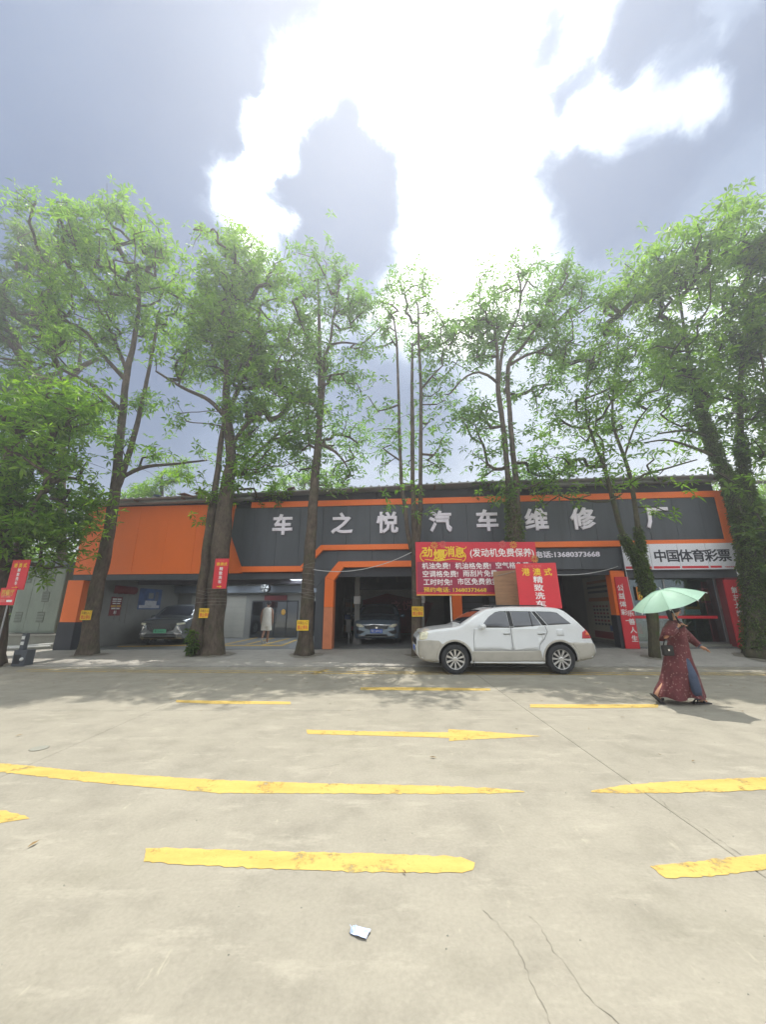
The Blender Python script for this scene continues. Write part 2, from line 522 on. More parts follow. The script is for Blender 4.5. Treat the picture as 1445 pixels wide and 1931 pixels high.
class MB:
    """collects shapes and links them as ONE mesh object"""

    def __init__(s):
        s.v, s.f, s.m = [], [], []

    def add(s, verts, faces, mi=0):
        o = len(s.v)
        s.v += [tuple(v) for v in verts]
        for f in faces:
            s.f.append([i + o for i in f])
            s.m.append(mi)
        return s

    def box(s, a, b, mi=0):
        x0, y0, z0 = a
        x1, y1, z1 = b
        return s.add([(x0, y0, z0), (x1, y0, z0), (x1, y1, z0), (x0, y1, z0), (x0, y0, z1), (x1, y0, z1), (x1, y1, z1), (x0, y1, z1)],
                     [(0, 3, 2, 1), (4, 5, 6, 7), (0, 1, 5, 4), (1, 2, 6, 5), (2, 3, 7, 6), (3, 0, 4, 7)], mi)

    def hexa(s, p, mi=0):           # 8 corners, ordered as in box
        return s.add(p, [(0, 3, 2, 1), (4, 5, 6, 7), (0, 1, 5, 4), (1, 2, 6, 5), (2, 3, 7, 6), (3, 0, 4, 7)], mi)

    def prism(s, poly, f0, f1, mi=0):       # poly of 2-tuples; f0/f1 map a 2-tuple to the two faces
        n = len(poly)
        s.add([f0(*p) for p in poly] + [f1(*p) for p in poly],
              [tuple(range(n - 1, -1, -1)), tuple(range(n, 2 * n))] + [(i, (i + 1) % n, (i + 1) % n + n, i + n) for i in range(n)], mi)
        return s

    def plate(s, poly, y0, y1, mi=0):       # polygon in x,z pulled from y0 to y1
        return s.prism(poly, lambda x, z: (x, y0, z), lambda x, z: (x, y1, z), mi)

    def tube(s, pts, rad, n=8, mi=0, cap=True):
        pts = [Vector(p) for p in pts]
        if not isinstance(rad, (list, tuple)):
            rad = [rad] * len(pts)
        up = None
        rings = []
        for i, p in enumerate(pts):
            d = (pts[min(i + 1, len(pts) - 1)] - pts[max(i - 1, 0)])
            d = d.normalized() if d.length > 1e-9 else Vector((0, 0, 1))
            if up is None:
                up = d.orthogonal().normalized()
            up = (up - d * up.dot(d))
            up = up.normalized() if up.length > 1e-6 else d.orthogonal().normalized()
            w = d.cross(up)
            rings.append([p + (up * math.cos(2 * math.pi * k / n) + w * math.sin(2 * math.pi * k / n)) * rad[i] for k in range(n)])
        vs = [q for r in rings for q in r]
        fs = []
        for i in range(len(pts) - 1):
            for k in range(n):
                k2 = (k + 1) % n
                fs.append((i * n + k, i * n + k2, (i + 1) * n + k2, (i + 1) * n + k))
        if cap:
            fs.append(tuple(range(n - 1, -1, -1)))
            fs.append(tuple((len(pts) - 1) * n + k for k in range(n)))
        return s.add(vs, fs, mi)

    def loft(s, rings, mi=0, cap=True, closed=True):
        n = len(rings[0])
        fs = []
        for i in range(len(rings) - 1):
            for k in range(n if closed else n - 1):
                k2 = (k + 1) % n
                fs.append((i * n + k, i * n + k2, (i + 1) * n + k2, (i + 1) * n + k))
        if cap:
            fs.append(tuple(range(n - 1, -1, -1)))
            fs.append(tuple((len(rings) - 1) * n + k for k in range(n)))
        return s.add([q for r in rings for q in r], fs, mi)

    def ball(s, c, r, mi=0, nu=12, nv=8):
        if not isinstance(r, (list, tuple)):
            r = (r, r, r)
        rings = []
        for i in range(nv + 1):
            t = math.pi * (0.02 + 0.96 * i / nv)
            rings.append([(c[0] + r[0] * math.sin(t) * math.cos(2 * math.pi * k / nu), c[1] + r[1] * math.sin(t) * math.sin(2 * math.pi * k / nu), c[2] - r[2] * math.cos(t)) for k in range(nu)])
        return s.loft(rings, mi)

    def build(s, name, mats, parent=None, smooth=False, bevel=0.0, loc=None):
        me = bpy.data.meshes.new(name)
        me.from_pydata(s.v, [], s.f)
        if isinstance(mats, str):
            mats = [mats]
        for k in mats:
            me.materials.append(MATS[k])
        if len(mats) > 1:
            me.polygons.foreach_set('material_index', s.m)
        if smooth:
            me.polygons.foreach_set('use_smooth', [True] * len(me.polygons))
        bm = bmesh.new()
        bm.from_mesh(me)
        bmesh.ops.recalc_face_normals(bm, faces=bm.faces)
        bm.to_mesh(me)
        bm.free()
        o = bpy.data.objects.new(name, me)
        COL.objects.link(o)
        if parent:
            o.parent = parent
        if loc is not None:
            o.location = loc
        if bevel:
            b = o.modifiers.new('bevel', 'BEVEL')
            b.width = bevel
            b.segments = 2
            b.limit_method = 'ANGLE'
        return o


def tag(o, label=None, cat=None, group=None, kind=None):
    for k, v in (('label', label), ('category', cat), ('group', group), ('kind', kind)):
        if v:
            o[k] = v
    return o


def thing(name, label, cat, loc=(0, 0, 0), rotz=0.0, group=None):
    o = bpy.data.objects.new(name, None)
    COL.objects.link(o)
    o.location = loc
    o.rotation_euler = (0, 0, rotz)
    o.empty_display_size = 0.2
    return tag(o, label, cat, group)


def copy_tree(o, parent=None):
    c = o.copy()
    COL.objects.link(c)
    c.parent = parent
    for ch in list(o.children):
        copy_tree(ch, c)
    return c


def text_shape(s, bold=0.0, ext=0.01, res=2):
    c = bpy.data.curves.new('lettering', 'FONT')
    c.body = s
    c.extrude = ext
    c.bevel_depth = bold
    c.bevel_resolution = 0
    c.resolution_u = res
    o = bpy.data.objects.new('lettering', c)
    me = bpy.data.meshes.new_from_object(o)
    bpy.data.objects.remove(o)
    bpy.data.curves.remove(c)
    return me


def text(name, s, m, parent, org, right, up, size, width=None, bold=0.015, depth=0.004, align='C', vert=None):
    """lettering as thin geometry: org is the centre (align C) or the left end (L) of the line, half way up"""
    me = text_shape(s, bold, 0.5, 2)
    n = len(me.vertices)
    co = np.empty(n * 3)
    me.vertices.foreach_get('co', co)
    co = co.reshape(-1, 3)
    x0, x1 = co[:, 0].min(), co[:, 0].max()
    y0, y1 = (-0.11, 0.86)
    sx = size / (y1 - y0)
    sy = sx
    if width:
        sx = width / (x1 - x0)
    right = Vector(right).normalized()
    up = Vector(up).normalized()
    nr = right.cross(up).normalized()
    a = (co[:, 0] - ((x0 + x1) / 2 if align == 'C' else x0)) * sx
    b = (co[:, 1] - (y0 + y1) / 2) * sy
    c = co[:, 2] * depth + depth * 0.5
    out = np.array(org)[None, :] + a[:, None] * np.array(right) + b[:, None] * np.array(up) + c[:, None] * np.array(nr)
    me.vertices.foreach_set('co', out.astype(np.float32).ravel())
    me.materials.clear()
    me.materials.append(MATS[m])
    me.update()
    o = bpy.data.objects.new(name, me)
    me.name = name
    COL.objects.link(o)
    if parent:
        o.parent = parent
    return o


def build_haze():
    m = bpy.data.materials.new('haze')
    m.use_nodes = True
    nt = m.node_tree
    nt.nodes.clear()
    out = nt.nodes.new('ShaderNodeOutputMaterial')
    v = nt.nodes.new('ShaderNodeVolumePrincipled')
    v.inputs['Color'].default_value = (0.92, 0.95, 1.0, 1)
    v.inputs['Density'].default_value = HAZE
    v.inputs['Anisotropy'].default_value = 0.6
    nt.links.new(v.outputs[0], out.inputs['Volume'])
    MATS['haze'] = m
    o = MB().box((-950, -350, -1.2), (950, 1550, 30)).build('haze', 'haze')
    o['kind'] = 'stuff'


HAZE = 0.0066
build_haze()

# ------------------------------------------------------------------ the building's own axes: x along the front, y into the building
X, Z = Vector((1, 0, 0)), Vector((0, 0, 1))
FA = Vector((-12.172, 14.6, 0))
FANG = R(-4.978)
FU = Vector((math.cos(FANG), math.sin(FANG), 0))
FN = Vector((-math.sin(FANG), math.cos(FANG), 0))


def fw(s, d, z):                     # building axes -> world
    return FA + FU * s + FN * d + Vector((0, 0, z))


def fl(px, py, d=0.0):               # pixel -> building axes on the plane at depth d
    p = on_plane(px, py, FA + FN * d, FN) - FA
    return p.dot(FU), p.z


def floor_z(s):
    return 0.08 + 0.0115 * max(-3.0, min(30.0, s))


APRON_Y = 10.95


def ground_z(X, Y):
    """the concrete apron climbs gently from the road edge to the shop floors"""
    if Y <= APRON_Y:
        return 0.0
    p = Vector((X, Y, 0)) - FA
    s, d = p.dot(FU), p.dot(FN)
    yf = Y - d / FN.y if True else 0
    t = min(1.0, max(0.0, (Y - APRON_Y) / max(0.4, (yf - APRON_Y))))
    return 0.025 + (floor_z(s) - 0.03) * t


# ------------------------------------------------------------------ ground, road slabs, apron
g = MB().add([(-900, -300, -0.16), (900, -300, -0.16), (900, 1500, -0.16), (-900, 1500, -0.16)], [(0, 1, 2, 3)])
tag(g.build('ground', 'apron_concrete'), kind='structure')

road = MB().box((-48, -12, -0.150), (48, 10.93, -0.02)).build('road', 'soil_joint')
tag(road, kind='structure')
xs = [-36.5, -30.6, -24.7, -18.8, -12.9, -9.6, -3.65, 2.29, 8.2, 14.1, 20.0, 25.9, 31.8, 37.7]
ys = [-11.5, -7.5, -3.2, 1.15, 6.42, 10.92]
for i in range(len(xs) - 1):
    for j in range(len(ys) - 1):
        gx = 0.0032
        x0, x1, y0, y1 = xs[i] + gx, xs[i + 1] - gx, ys[j] + gx * 0.7, ys[j + 1] - gx * 0.7
        dz = -0.003 * random.random()
        c = 0.005
        b = MB().hexa([(x0, y0, -0.12), (x1, y0, -0.12), (x1, y1, -0.12), (x0, y1, -0.12), (x0, y0, dz - c), (x1, y0, dz - c), (x1, y1, dz - c), (x0, y1, dz - c)])
        b.f.pop(1)
        b.m.pop(1)
        b.add([(x0, y0, dz - c), (x1, y0, dz - c), (x1, y1, dz - c), (x0, y1, dz - c), (x0 + c, y0 + c, dz), (x1 - c, y0 + c, dz), (x1 - c, y1 - c, dz), (x0 + c, y1 - c, dz)],
              [(4, 5, 6, 7), (0, 1, 5, 4), (1, 2, 6, 5), (2, 3, 7, 6), (3, 0, 4, 7)])
        b.build('slab', 'road_concrete', road)


def crack(pts, w):
    """a thin ragged crack, filled with dirt, lying in the slab"""
    L_, Rr = [], []
    P = []
    for i in range(len(pts) - 1):
        a, b = Vector(pts[i]), Vector(pts[i + 1])
        k = max(2, int((b - a).length / 0.022))
        for q in range(k):
            P.append(a.lerp(b, q / k) + Vector((random.uniform(-1, 1), random.uniform(-1, 1))) * 0.008)
    P.append(Vector(pts[-1]))
    for i, p in enumerate(P):
        d = (P[min(i + 1, len(P) - 1)] - P[max(0, i - 1)]).normalized()
        nn = Vector((-d.y, d.x)) * w * random.choice((.12, .35, .6, .8, 1.0)) * random.uniform(.6, 1.0)
        L_.append((p.x + nn.x, p.y + nn.y, 0.0012))
        Rr.append((p.x - nn.x, p.y - nn.y, 0.0012))
    n = len(P)
    return MB().add(L_ + Rr, [(i, i + 1, n + i + 1, n + i) for i in range(n - 1)]).build('crack', 'soil_joint', road)


def gp(px, py):
    r = ray(px, py)
    t = -EYE / r.z
    return (r.x * t, r.y * t)


crack([gp(912, 1718), gp(962, 1765), gp(975, 1790), gp(1008, 1862), gp(1045, 1940)], 0.0030)
crack([gp(1000, 1728), gp(1020, 1748), gp(1042, 1792), gp(1078, 1830), gp(1100, 1872), gp(1150, 1915), gp(1180, 1940)], 0.0026)
crack([gp(1235, 1497), gp(1270, 1530), gp(1325, 1560), gp(1398, 1612)], 0.003)
crack([gp(580, 1450), gp(612, 1446), gp(640, 1441)], 0.004)

# the apron: one sheet with a low kerb along its road edge, rising to the shop floors
AX = np.concatenate([np.arange(-45, -16, 3.0), np.arange(-16, 18.1, 0.5), np.arange(21, 46, 3.0)])
AY = [APRON_Y, 11.0, 11.3, 11.8, 12.4, 13.0, 13.6, 14.2, 14.8, 15.6, 18, 24, 34]
av, af = [], []
for y in AY:
    for x in AX:
        wob = 0.006 * math.sin(x * 1.7 + y) + 0.004 * math.sin(x * 4.1 - y * 2)
        yy = y + (0.03 * math.sin(x * 0.9) if y < 11.2 else 0)
        av.append((x, yy, ground_z(x, y + 1e-4) + (wob if APRON_Y < y < 14 else 0) - (0.015 if y > 14.9 else 0)))
nx = len(AX)
for j in range(len(AY) - 1):
    for i in range(nx - 1):
        af.append((j * nx + i, j * nx + i + 1, (j + 1) * nx + i + 1, (j + 1) * nx + i))
k0 = len(av)
for i, x in enumerate(AX):
    av.append((x, av[i][1] - 0.004, -0.10))
for i in range(nx - 1):
    af.append((k0 + i, k0 + i + 1, i + 1, i))
apron = MB().add(av, af).build('pavement', 'apron_concrete', smooth=False)
tag(apron, kind='structure')


# painted marks on the road
def mark(name, poly, m='yellow_paint', z=0.0025, parent=None):
    P = []
    n = len(poly)
    for i in range(n):
        a, b = Vector(poly[i]), Vector(poly[(i + 1) % n])
        k = max(1, int((b - a).length / 0.035))
        for q in range(k):
            p = a.lerp(b, q / k)
            P.append((p.x + random.gauss(0, .0045), p.y + random.gauss(0, .0045), z))
    me = MB().add(P, [tuple(range(len(P)))])
    o = me.build(name, m, parent)
    if parent is None:
        tag(o, kind='structure')
    return o


def stripe(pts_top, pts_bot, m='yellow_paint'):
    return mark('lane_marking', [gp(*p) for p in pts_top] + [gp(*p) for p in reversed(pts_bot)], m)


stripe([(-40, 1436), (60, 1444), (160, 1455), (300, 1464), (420, 1471), (600, 1477), (800, 1481), (930, 1486), (988, 1492)],
       [(-40, 1452), (60, 1462), (160, 1474), (300, 1486), (420, 1496), (600, 1496), (800, 1497), (930, 1496), (988, 1494)])
stripe([(1116, 1491), (1180, 1480), (1260, 1474), (1360, 1469), (1490, 1463)], [(1116, 1494), (1180, 1496), (1260, 1495), (1360, 1493), (1490, 1487)])
stripe([(275, 1600), (310, 1599), (480, 1604), (700, 1610), (870, 1616), (895, 1626)], [(270, 1624), (340, 1630), (480, 1637), (700, 1645), (870, 1646), (893, 1641)])
stripe([(1226, 1632), (1300, 1625), (1380, 1616), (1500, 1606)], [(1255, 1656), (1320, 1654), (1400, 1646), (1500, 1634)])
stripe([(-40, 1522), (10, 1529), (56, 1541)], [(-40, 1560), (10, 1551), (56, 1543)])
stripe([(332, 1320), (400, 1321), (548, 1323)], [(332, 1324), (400, 1327), (548, 1328)])
stripe([(680, 1296), (800, 1296), (925, 1298)], [(680, 1301), (800, 1302), (925, 1302)])
stripe([(1000, 1328), (1120, 1328), (1242, 1328)], [(1000, 1334), (1120, 1335), (1242, 1334)])
mark('road_arrow', [gp(*p) for p in ((578, 1376), (700, 1379), (846, 1381), (846, 1375), (900, 1378), (1020, 1388), (900, 1394), (848, 1397), (848, 1391), (700, 1387), (580, 1384))])
for yy in (9.72, 9.98):
    mark('lane_marking', [(-9.5, yy + 0.45), (-4, yy + 0.22), (1, yy), (6, yy - .1), (14, yy - .2), (22, yy - .2), (22, yy - .10), (14, yy - .10), (6, yy), (1, yy + .10), (-4, yy + 0.31), (-9.5, yy + .52)], 'yellow_worn')
mark('lane_marking', [gp(585, 1270), gp(612, 1262), gp(622, 1262), gp(596, 1272)], 'yellow_worn')

# ------------------------------------------------------------------ the repair shop building
shop = thing('repair_shop', 'long single storey car repair shop with orange and charcoal signboard front', 'building', FA, FANG)


def pc(name, mb, m, bevel=0.0, parent=None, smooth=False):
    return mb.build(name, m, parent or shop, bevel=bevel, smooth=smooth)


LEN = 24.25
# floors
fq = MB()
for a, b, m in ((0.0, 9.8, 0), (9.8, 15.0, 0), (15.0, 24.2, 0)):
    za, zb = floor_z(a), floor_z(b)
    fq.hexa([(a, 0.02, za - .1), (b, 0.02, zb - .1), (b, 12, zb - .1), (a, 12, za - .1), (a, 0.02, za + .002), (b, 0.02, zb + .002), (b, 12, zb + .002), (a, 12, za + .002)])
pc('floor', fq, 'floor_grey')
# back, side and dividing walls
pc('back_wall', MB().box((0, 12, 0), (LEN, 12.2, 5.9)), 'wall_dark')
pc('side_wall', MB().box((-0.05, 0.65, 0), (0.12, 12, 5.55)), 'render_wall')
pc('side_wall', MB().box((24.0, 0.5, 0.2), (24.2, 12, 5.85)), 'render_wall')
pc('dividing_wall', MB().box((9.72, 0.35, 0.1), (9.86, 12, 5.5)), 'wall_mid')
pc('dividing_wall', MB().box((15.0, 4.0, 0.1), (15.15, 12, 5.5)), 'wall_mid')
pc('dividing_wall', MB().box((20.5, 0.35, 0.2), (20.62, 12, 5.5)), 'wall_grey')
pc('inner_wall', MB().box((0.62, 0.6, 0.0), (0.80, 5.5, 2.75)), 'wall_grey')
# ceilings over the bays
pc('ceiling', MB().box((0.1, 0.12, 2.86), (9.72, 5.6, 2.96)), 'wall_mid')
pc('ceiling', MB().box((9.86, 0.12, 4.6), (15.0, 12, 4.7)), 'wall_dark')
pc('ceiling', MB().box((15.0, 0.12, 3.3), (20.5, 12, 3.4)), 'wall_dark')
pc('ceiling', MB().box((20.62, 0.12, 2.9), (24.0, 6, 3.0)), 'wall_grey')

# signboard front: separate sheets of cladding with joints between them
def sheets(poly, step, y0, y1, m, x_off=0.0):
    """cuts a front polygon into upright sheets"""
    x0, x1 = min(p[0] for p in poly), max(p[0] for p in poly)
    bm = bmesh.new()
    bm.faces.new([bm.verts.new((p[0], 0, p[1])) for p in poly])
    cuts = np.arange(x0 + x_off + step, x1 - 0.05, step)
    for c in cuts:
        bmesh.ops.bisect_plane(bm, geom=bm.verts[:] + bm.edges[:] + bm.faces[:], plane_co=(c, 0, 0), plane_no=(1, 0, 0))
    bm.faces.ensure_lookup_table()
    out = []
    for f in bm.faces:
        P = [(v.co.x, v.co.z) for v in f.verts]
        cx = sum(p[0] for p in P) / len(P)
        lo, hi = min(p[0] for p in P), max(p[0] for p in P)
        Q = []
        for x, z in P:
            if abs(x - lo) < 1e-4 and lo > x0 + 0.01:
                x += 0.005
            if abs(x - hi) < 1e-4 and hi < x1 - 0.01:
                x -= 0.005
            Q.append((x, z))
        jit = random.uniform(-0.003, 0.003)
        o = pc('cladding_sheet', MB().plate(Q, y0 + jit, y1), m)
        out.append(o)
    bm.free()
    return out


pc('fascia_backing', MB().box((0.02, 0.03, 2.70), (24.2, 0.10, 5.56)), 'anthracite_dark')
# orange field, with the slanted step
sheets([(-0.02, 2.86), (6.86, 2.86), (6.84, 3.08), (6.30, 4.28), (6.34, 5.59), (-0.06, 5.59)], 1.22, -0.05, 0.03, 'orange_paint')
# charcoal field stands forward of the orange one
CH = [(6.88, 3.10), (9.16, 3.10), (9.88, 3.87), (23.98, 3.87), (23.98, 5.37), (6.40, 5.37), (6.34, 4.28)]
sheets(CH, 0.90, -0.16, 0.03, 'anthracite')
# orange trim round it (butt jointed pieces)
TY0, TY1 = -0.20, 0.02
for P in ([(7.05, 5.375), (23.98, 5.375), (23.98, 5.60), (7.05, 5.60)],
          [(23.985, 3.66), (24.26, 3.66), (24.26, 5.60), (23.985, 5.60)],
          [(6.87, 2.89), (9.20, 2.89), (9.16, 3.095), (6.885, 3.095)],
          [(9.205, 2.89), (9.985, 3.67), (9.90, 3.865), (9.165, 3.095)],
          [(9.99, 3.67), (23.98, 3.66), (23.98, 3.865), (9.905, 3.865)]):
    pc('trim', MB().plate(P, TY0, TY1), 'orange_paint', 0.006)
# lower charcoal band over the car wash bay, and over the arch
pc('fascia_band', MB().box((-0.02, -0.03, 2.64), (9.20, 0.30, 2.855)), 'anthracite')
sheets([(9.22, 2.30), (9.74, 2.30), (9.74, 2.30), (10.08, 2.66), (10.56, 3.255), (14.53, 3.255), (14.99, 2.70), (14.99, 3.655), (9.96, 3.655), (9.22, 2.91)], 1.3, -0.08, 0.03, 'anthracite')
# the arch: orange surround on a dark jamb
for P, m in (([(10.10, 1.62), (10.43, 1.62), (10.43, 2.55), (10.10, 2.665)], 'orange_paint'),
             ([(10.10, 0.20), (10.43, 0.20), (10.43, 1.615), (10.10, 1.615)], 'orange_faded'),
             ([(10.10, 2.67), (10.43, 2.555), (10.78, 3.035), (10.58, 3.25)], 'orange_paint'),
             ([(10.585, 3.25), (10.785, 3.035), (14.35, 3.035), (14.53, 3.25)], 'orange_paint'),
             ([(14.355, 3.035), (14.535, 3.25), (15.0, 2.67), (14.67, 2.555)], 'orange_paint'),
             ([(14.67, 0.26), (15.0, 0.26), (15.0, 2.665), (14.67, 2.55)], 'orange_paint')):
    pc('arch_surround', MB().plate(P, -0.16, 0.10), m, 0.006)
pc('arch_jamb', MB().box((9.76, -0.06, 0.18), (10.09, 0.33, 2.64)), 'anthracite', 0.006)
pc('arch_jamb', MB().box((10.11, 0.105, 0.18), (10.41, 0.33, 2.55)), 'orange_faded', 0.006)
pc('arch_jamb', MB().box((14.69, 0.105, 0.22), (14.98, 0.33, 2.6)), 'orange_paint', 0.006)
# telephone band
sheets([(15.01, 2.90), (20.54, 2.90), (20.54, 3.655), (15.01, 3.655)], 1.4, -0.08, 0.03, 'anthracite')
# left pillar
pc('pillar', MB().box((-0.13, -0.10, 1.07), (0.53, 0.58, 2.635)), 'orange_paint', 0.008)
pc('pillar', MB().box((-0.15, -0.12, 0.0), (0.55, 0.60, 1.065)), 'anthracite_dark', 0.008)
# pillar between the last bay and the lottery shop
pc('pillar', MB().box((20.14, -0.04, 1.35), (20.60, 0.33, 2.84)), 'orange_paint', 0.008)
pc('pillar', MB().box((20.12, -0.05, 0.2), (20.62, 0.34, 1.345)), 'anthracite_dark', 0.008)
pc('pillar', MB().box((23.80, -0.02, 0.2), (24.24, 0.45, 2.58)), 'deep_red', 0.008)
pc('fascia_band', MB().box((20.63, -0.03, 2.58), (24.22, 0.30, 2.88)), 'anthracite')

# roof: corrugated sheet with an eave, ribs showing along the edge
def roof_z(s):
    return 5.78 + 0.30 * min(1.0, max(0.0, (s - 2) / 14.0))


rf = MB()
N = 121
for side in (0, 1):
    pass
top, bot = [], []
for i in range(N):
    s = -0.2 + (LEN + 0.5) * i / (N - 1)
    z = roof_z(s)
    top.append([(s, -0.55, z), (s, 12.4, z + 0.55)])
for i in range(N - 1):
    a, b = top[i], top[i + 1]
    rf.hexa([(a[0][0], a[0][1], a[0][2] - .035), (b[0][0], b[0][1], b[0][2] - .035), (b[1][0], b[1][1], b[1][2] - .035), (a[1][0], a[1][1], a[1][2] - .035), a[0], b[0], b[1], a[1]])
roof = pc('roof', rf, 'roof_metal')
ribp = None
for i in range(82):
    s = -0.1 + 0.298 * i
    z = roof_z(s)
    if ribp is None:
        ribp = MB().hexa([(-.05, -.56, .002), (.05, -.56, .002), (.05, 12.4, .552), (-.05, 12.4, .552), (-.02, -.56, .042), (.02, -.56, .042), (.02, 12.4, .592), (-.02, 12.4, .592)]).build('roof_rib', 'roof_metal', roof, loc=(s, 0, z))
    else:
        o = ribp.copy()
        COL.objects.link(o)
        o.location = (s, 0, z)
pc('gutter', MB().plate([(-0.1, 5.63), (7.1, 5.70), (7.1, 5.80), (2, 5.735), (-0.1, 5.735)], -0.30, -0.05), 'roof_metal')
pc('gutter', MB().plate([(16.5, 5.95), (LEN, 5.96), (LEN, 6.03), (16.5, 6.03)], -0.26, -0.05), 'roof_metal')
for k in range(13):
    s = 0.4 + k * 1.97
    pc('eave_bracket', MB().box((s - .025, -0.52, roof_z(s) - .10), (s + .025, 0.5, roof_z(s) - .042)), 'rust_metal')
pc('soffit', MB().box((0.1, 0.12, 5.56), (24.1, 0.6, 5.60)), 'wall_dark')
for a, b in ((0.15, 12.0), (12.02, 24.1)):
    pc('eave_board', MB().hexa([(a, -.03, 5.605), (b, -.03, 5.605), (b, .02, 5.605), (a, .02, 5.605), (a, -.03, roof_z(a) - .06), (b, -.03, roof_z(b) - .06), (b, .02, roof_z(b) - .06), (a, .02, roof_z(a) - .06)]), 'anthracite_dark')

# large letters of the name
for ch, sc in (('车', 8.37), ('之', 10.68), ('悦', 12.40), ('汽', 14.36), ('车', 16.06), ('维', 17.80), ('修', 19.42), ('厂', 21.93)):
    text('letter', ch, 'letter_white', shop, (sc, -0.168, 4.68), (1, 0, 0), (0, 0, 1), 0.80, bold=0.034, depth=0.05)
text('lettering', '联系电话:13680373668', 'letter_white', shop, (17.06, -0.088, 3.42), (1, 0, 0), (0, 0, 1), 0.235, width=2.80, bold=0.03, depth=0.02, align='L')

# ---------------- car wash bay
RW = 5.5
bay = pc('back_wall', MB().box((0.8, RW + 0.02, 0.05), (9.72, RW + 0.14, 2.86)), 'wall_grey')
tile_me = None
doors = [(4.86, 7.42, 1.98), (7.62, 8.66, 1.96)]
tw, thh = 0.60, 0.30
for r in range(8):
    for c in range(13):
        x0 = 1.55 + c * tw + (0.0 if r % 2 == 0 else 0.0)
        z0 = 0.14 + r * thh
        if x0 + tw > 9.70 or z0 + thh > 2.36:
            continue
        if any(x0 < d1 - .02 and x0 + tw > d0 + .02 and z0 < dz for d0, d1, dz in doors):
            continue
        if tile_me is None:
            tile_me = MB().box((0.004, -0.012, 0.004), (tw - .004, 0.0, thh - .004)).build('tile', 'tile_cream', bay, bevel=0.002, loc=(x0, RW + .018, z0))
        else:
            o = tile_me.copy()
            COL.objects.link(o)
            o.location = (x0, RW + .018 + random.uniform(-.002, .002), z0)
pc('beam', MB().box((0.82, RW - 0.45, 2.36), (9.70, RW + 0.0, 2.70)), 'beam_blue', 0.01)
pc('beam', MB().box((0.82, 2.4, 2.62), (9.70, 2.7, 2.85)), 'wall_dark', 0.01)
for (s0, d0, s1, d1) in ((5.2, 2.9, 6.0, 4.7), (8.0, 1.2, 9.2, 4.6), (3.0, 3.0, 4.0, 4.6)):
    lp = pc('ceiling_light', MB().box((s0 - .03, d0 - .03, 2.80), (s1 + .03, d1 + .03, 2.855)), 'white_plastic')
    MB().box((s0, d0, 2.785), (s1, d1, 2.798)).build('diffuser', 'light_panel', lp)
# glazed doors of the waiting room
dz = floor_z(6)
gd = pc('glass_door', MB().box((4.90, RW - .02, dz), (7.38, RW + .012, 0.06 + dz)).box((4.90, RW - .02, 1.92), (7.38, RW + .012, 1.98)), 'black_frame')
for x in (4.90, 5.52, 6.13, 6.75, 7.32):
    MB().box((x, RW - .024, dz + .06), (x + .06, RW + .008, 1.92)).build('stile', 'black_frame', gd)
for x in (4.96, 5.58, 6.19, 6.81):
    MB().box((x, RW - .012, dz + .06), (x + .555, RW - .004, 1.92)).build('pane', 'door_glass', gd)
for x in (6.08, 6.22):
    MB().tube([(x, RW - .06, dz + .75), (x, RW - .06, dz + 1.25)], 0.014, 8).build('handle', 'steel', gd)
MB().box((5.58, RW - .016, 1.25), (5.98, RW - .0125, 1.62)).build('notice', 'menu_cream', gd)
MB().ball((6.60, RW - .03, 1.40), (0.12, .02, .15)).build('sticker', 'gold_print', gd, smooth=True)
pc('door_board', MB().box((5.55, RW - .06, 1.99), (6.75, RW - .03, 2.24)), 'deep_red')
wn_ = pc('window', MB().box((7.64, RW - .03, dz + .10), (8.66, RW + .006, dz + .16)).box((7.64, RW - .03, 1.90), (8.66, RW + .006, 1.96)).box((7.64, RW - .03, dz + .16), (7.70, RW + .006, 1.90)).box((8.60, RW - .03, dz + .16), (8.66, RW + .006, 1.90)), 'black_frame')
MB().box((7.70, RW - .016, dz + .16), (8.60, RW - .008, 1.90)).build('pane', 'door_glass', wn_)
for k in range(9):
    MB().box((7.70, RW + .002, 1.30 + k * .062), (8.60, RW + .008, 1.335 + k * .062)).build('blind_slat', 'wall_mid', wn_)
# hazard hatching on the wash bay floor
def fpt(px, py):
    p = on_plane(px, py, (0, 0, 0.16), Vector((0, 0, 1))) - FA
    return p.dot(FU), p.dot(FN)


def floor_mark(poly_px):
    P = []
    for q in poly_px:
        a, b = fpt(*q)
        P.append((a, max(b, 0.05), floor_z(a) + .007))
    MB().add(P, [tuple(range(len(P)))]).build('floor_marking', 'yellow_floor', shop)


floor_mark([(418, 1217.5), (532, 1219), (532, 1217), (418, 1215.5)])
floor_mark([(532, 1219), (562, 1207), (556, 1207), (526, 1219)])
floor_mark([(420, 1216), (492, 1201), (486, 1201), (412, 1216)])
floor_mark([(468, 1215), (520, 1203), (513, 1203), (460, 1215)])
floor_mark([(500, 1216.5), (548, 1204), (542, 1204), (492, 1216.5)])
floor_mark([(222, 1217), (356, 1216.5), (356, 1214.5), (222, 1215)])

# ---------------- arched bay
pc('mural_wall', MB().box((9.87, 8.0, 0.1), (14.98, 8.12, 2.62)), 'tile_cream')
hexp = [(10.35, 0.25), (13.75, 0.25), (14.35, 1.9), (11.75, 2.42), (10.35, 2.05)]
pc('mural', MB().plate(hexp, 7.985, 7.998), 'mural_red')
text('lettering', '之悦', 'pink_print', shop, (12.6, 7.982, 1.75), (1, 0, 0), (0, 0, 1), 0.55, width=1.25, bold=0.01, depth=0.003)
pc('beam', MB().box((9.87, 7.7, 2.63), (14.98, 8.1, 3.02)), 'wall_dark')
for k in range(5):
    pc('roof_strut', MB().box((10.1 + k * 1.1, 7.6, 3.03), (10.2 + k * 1.1, 7.7, 4.58)), 'wall_mid')


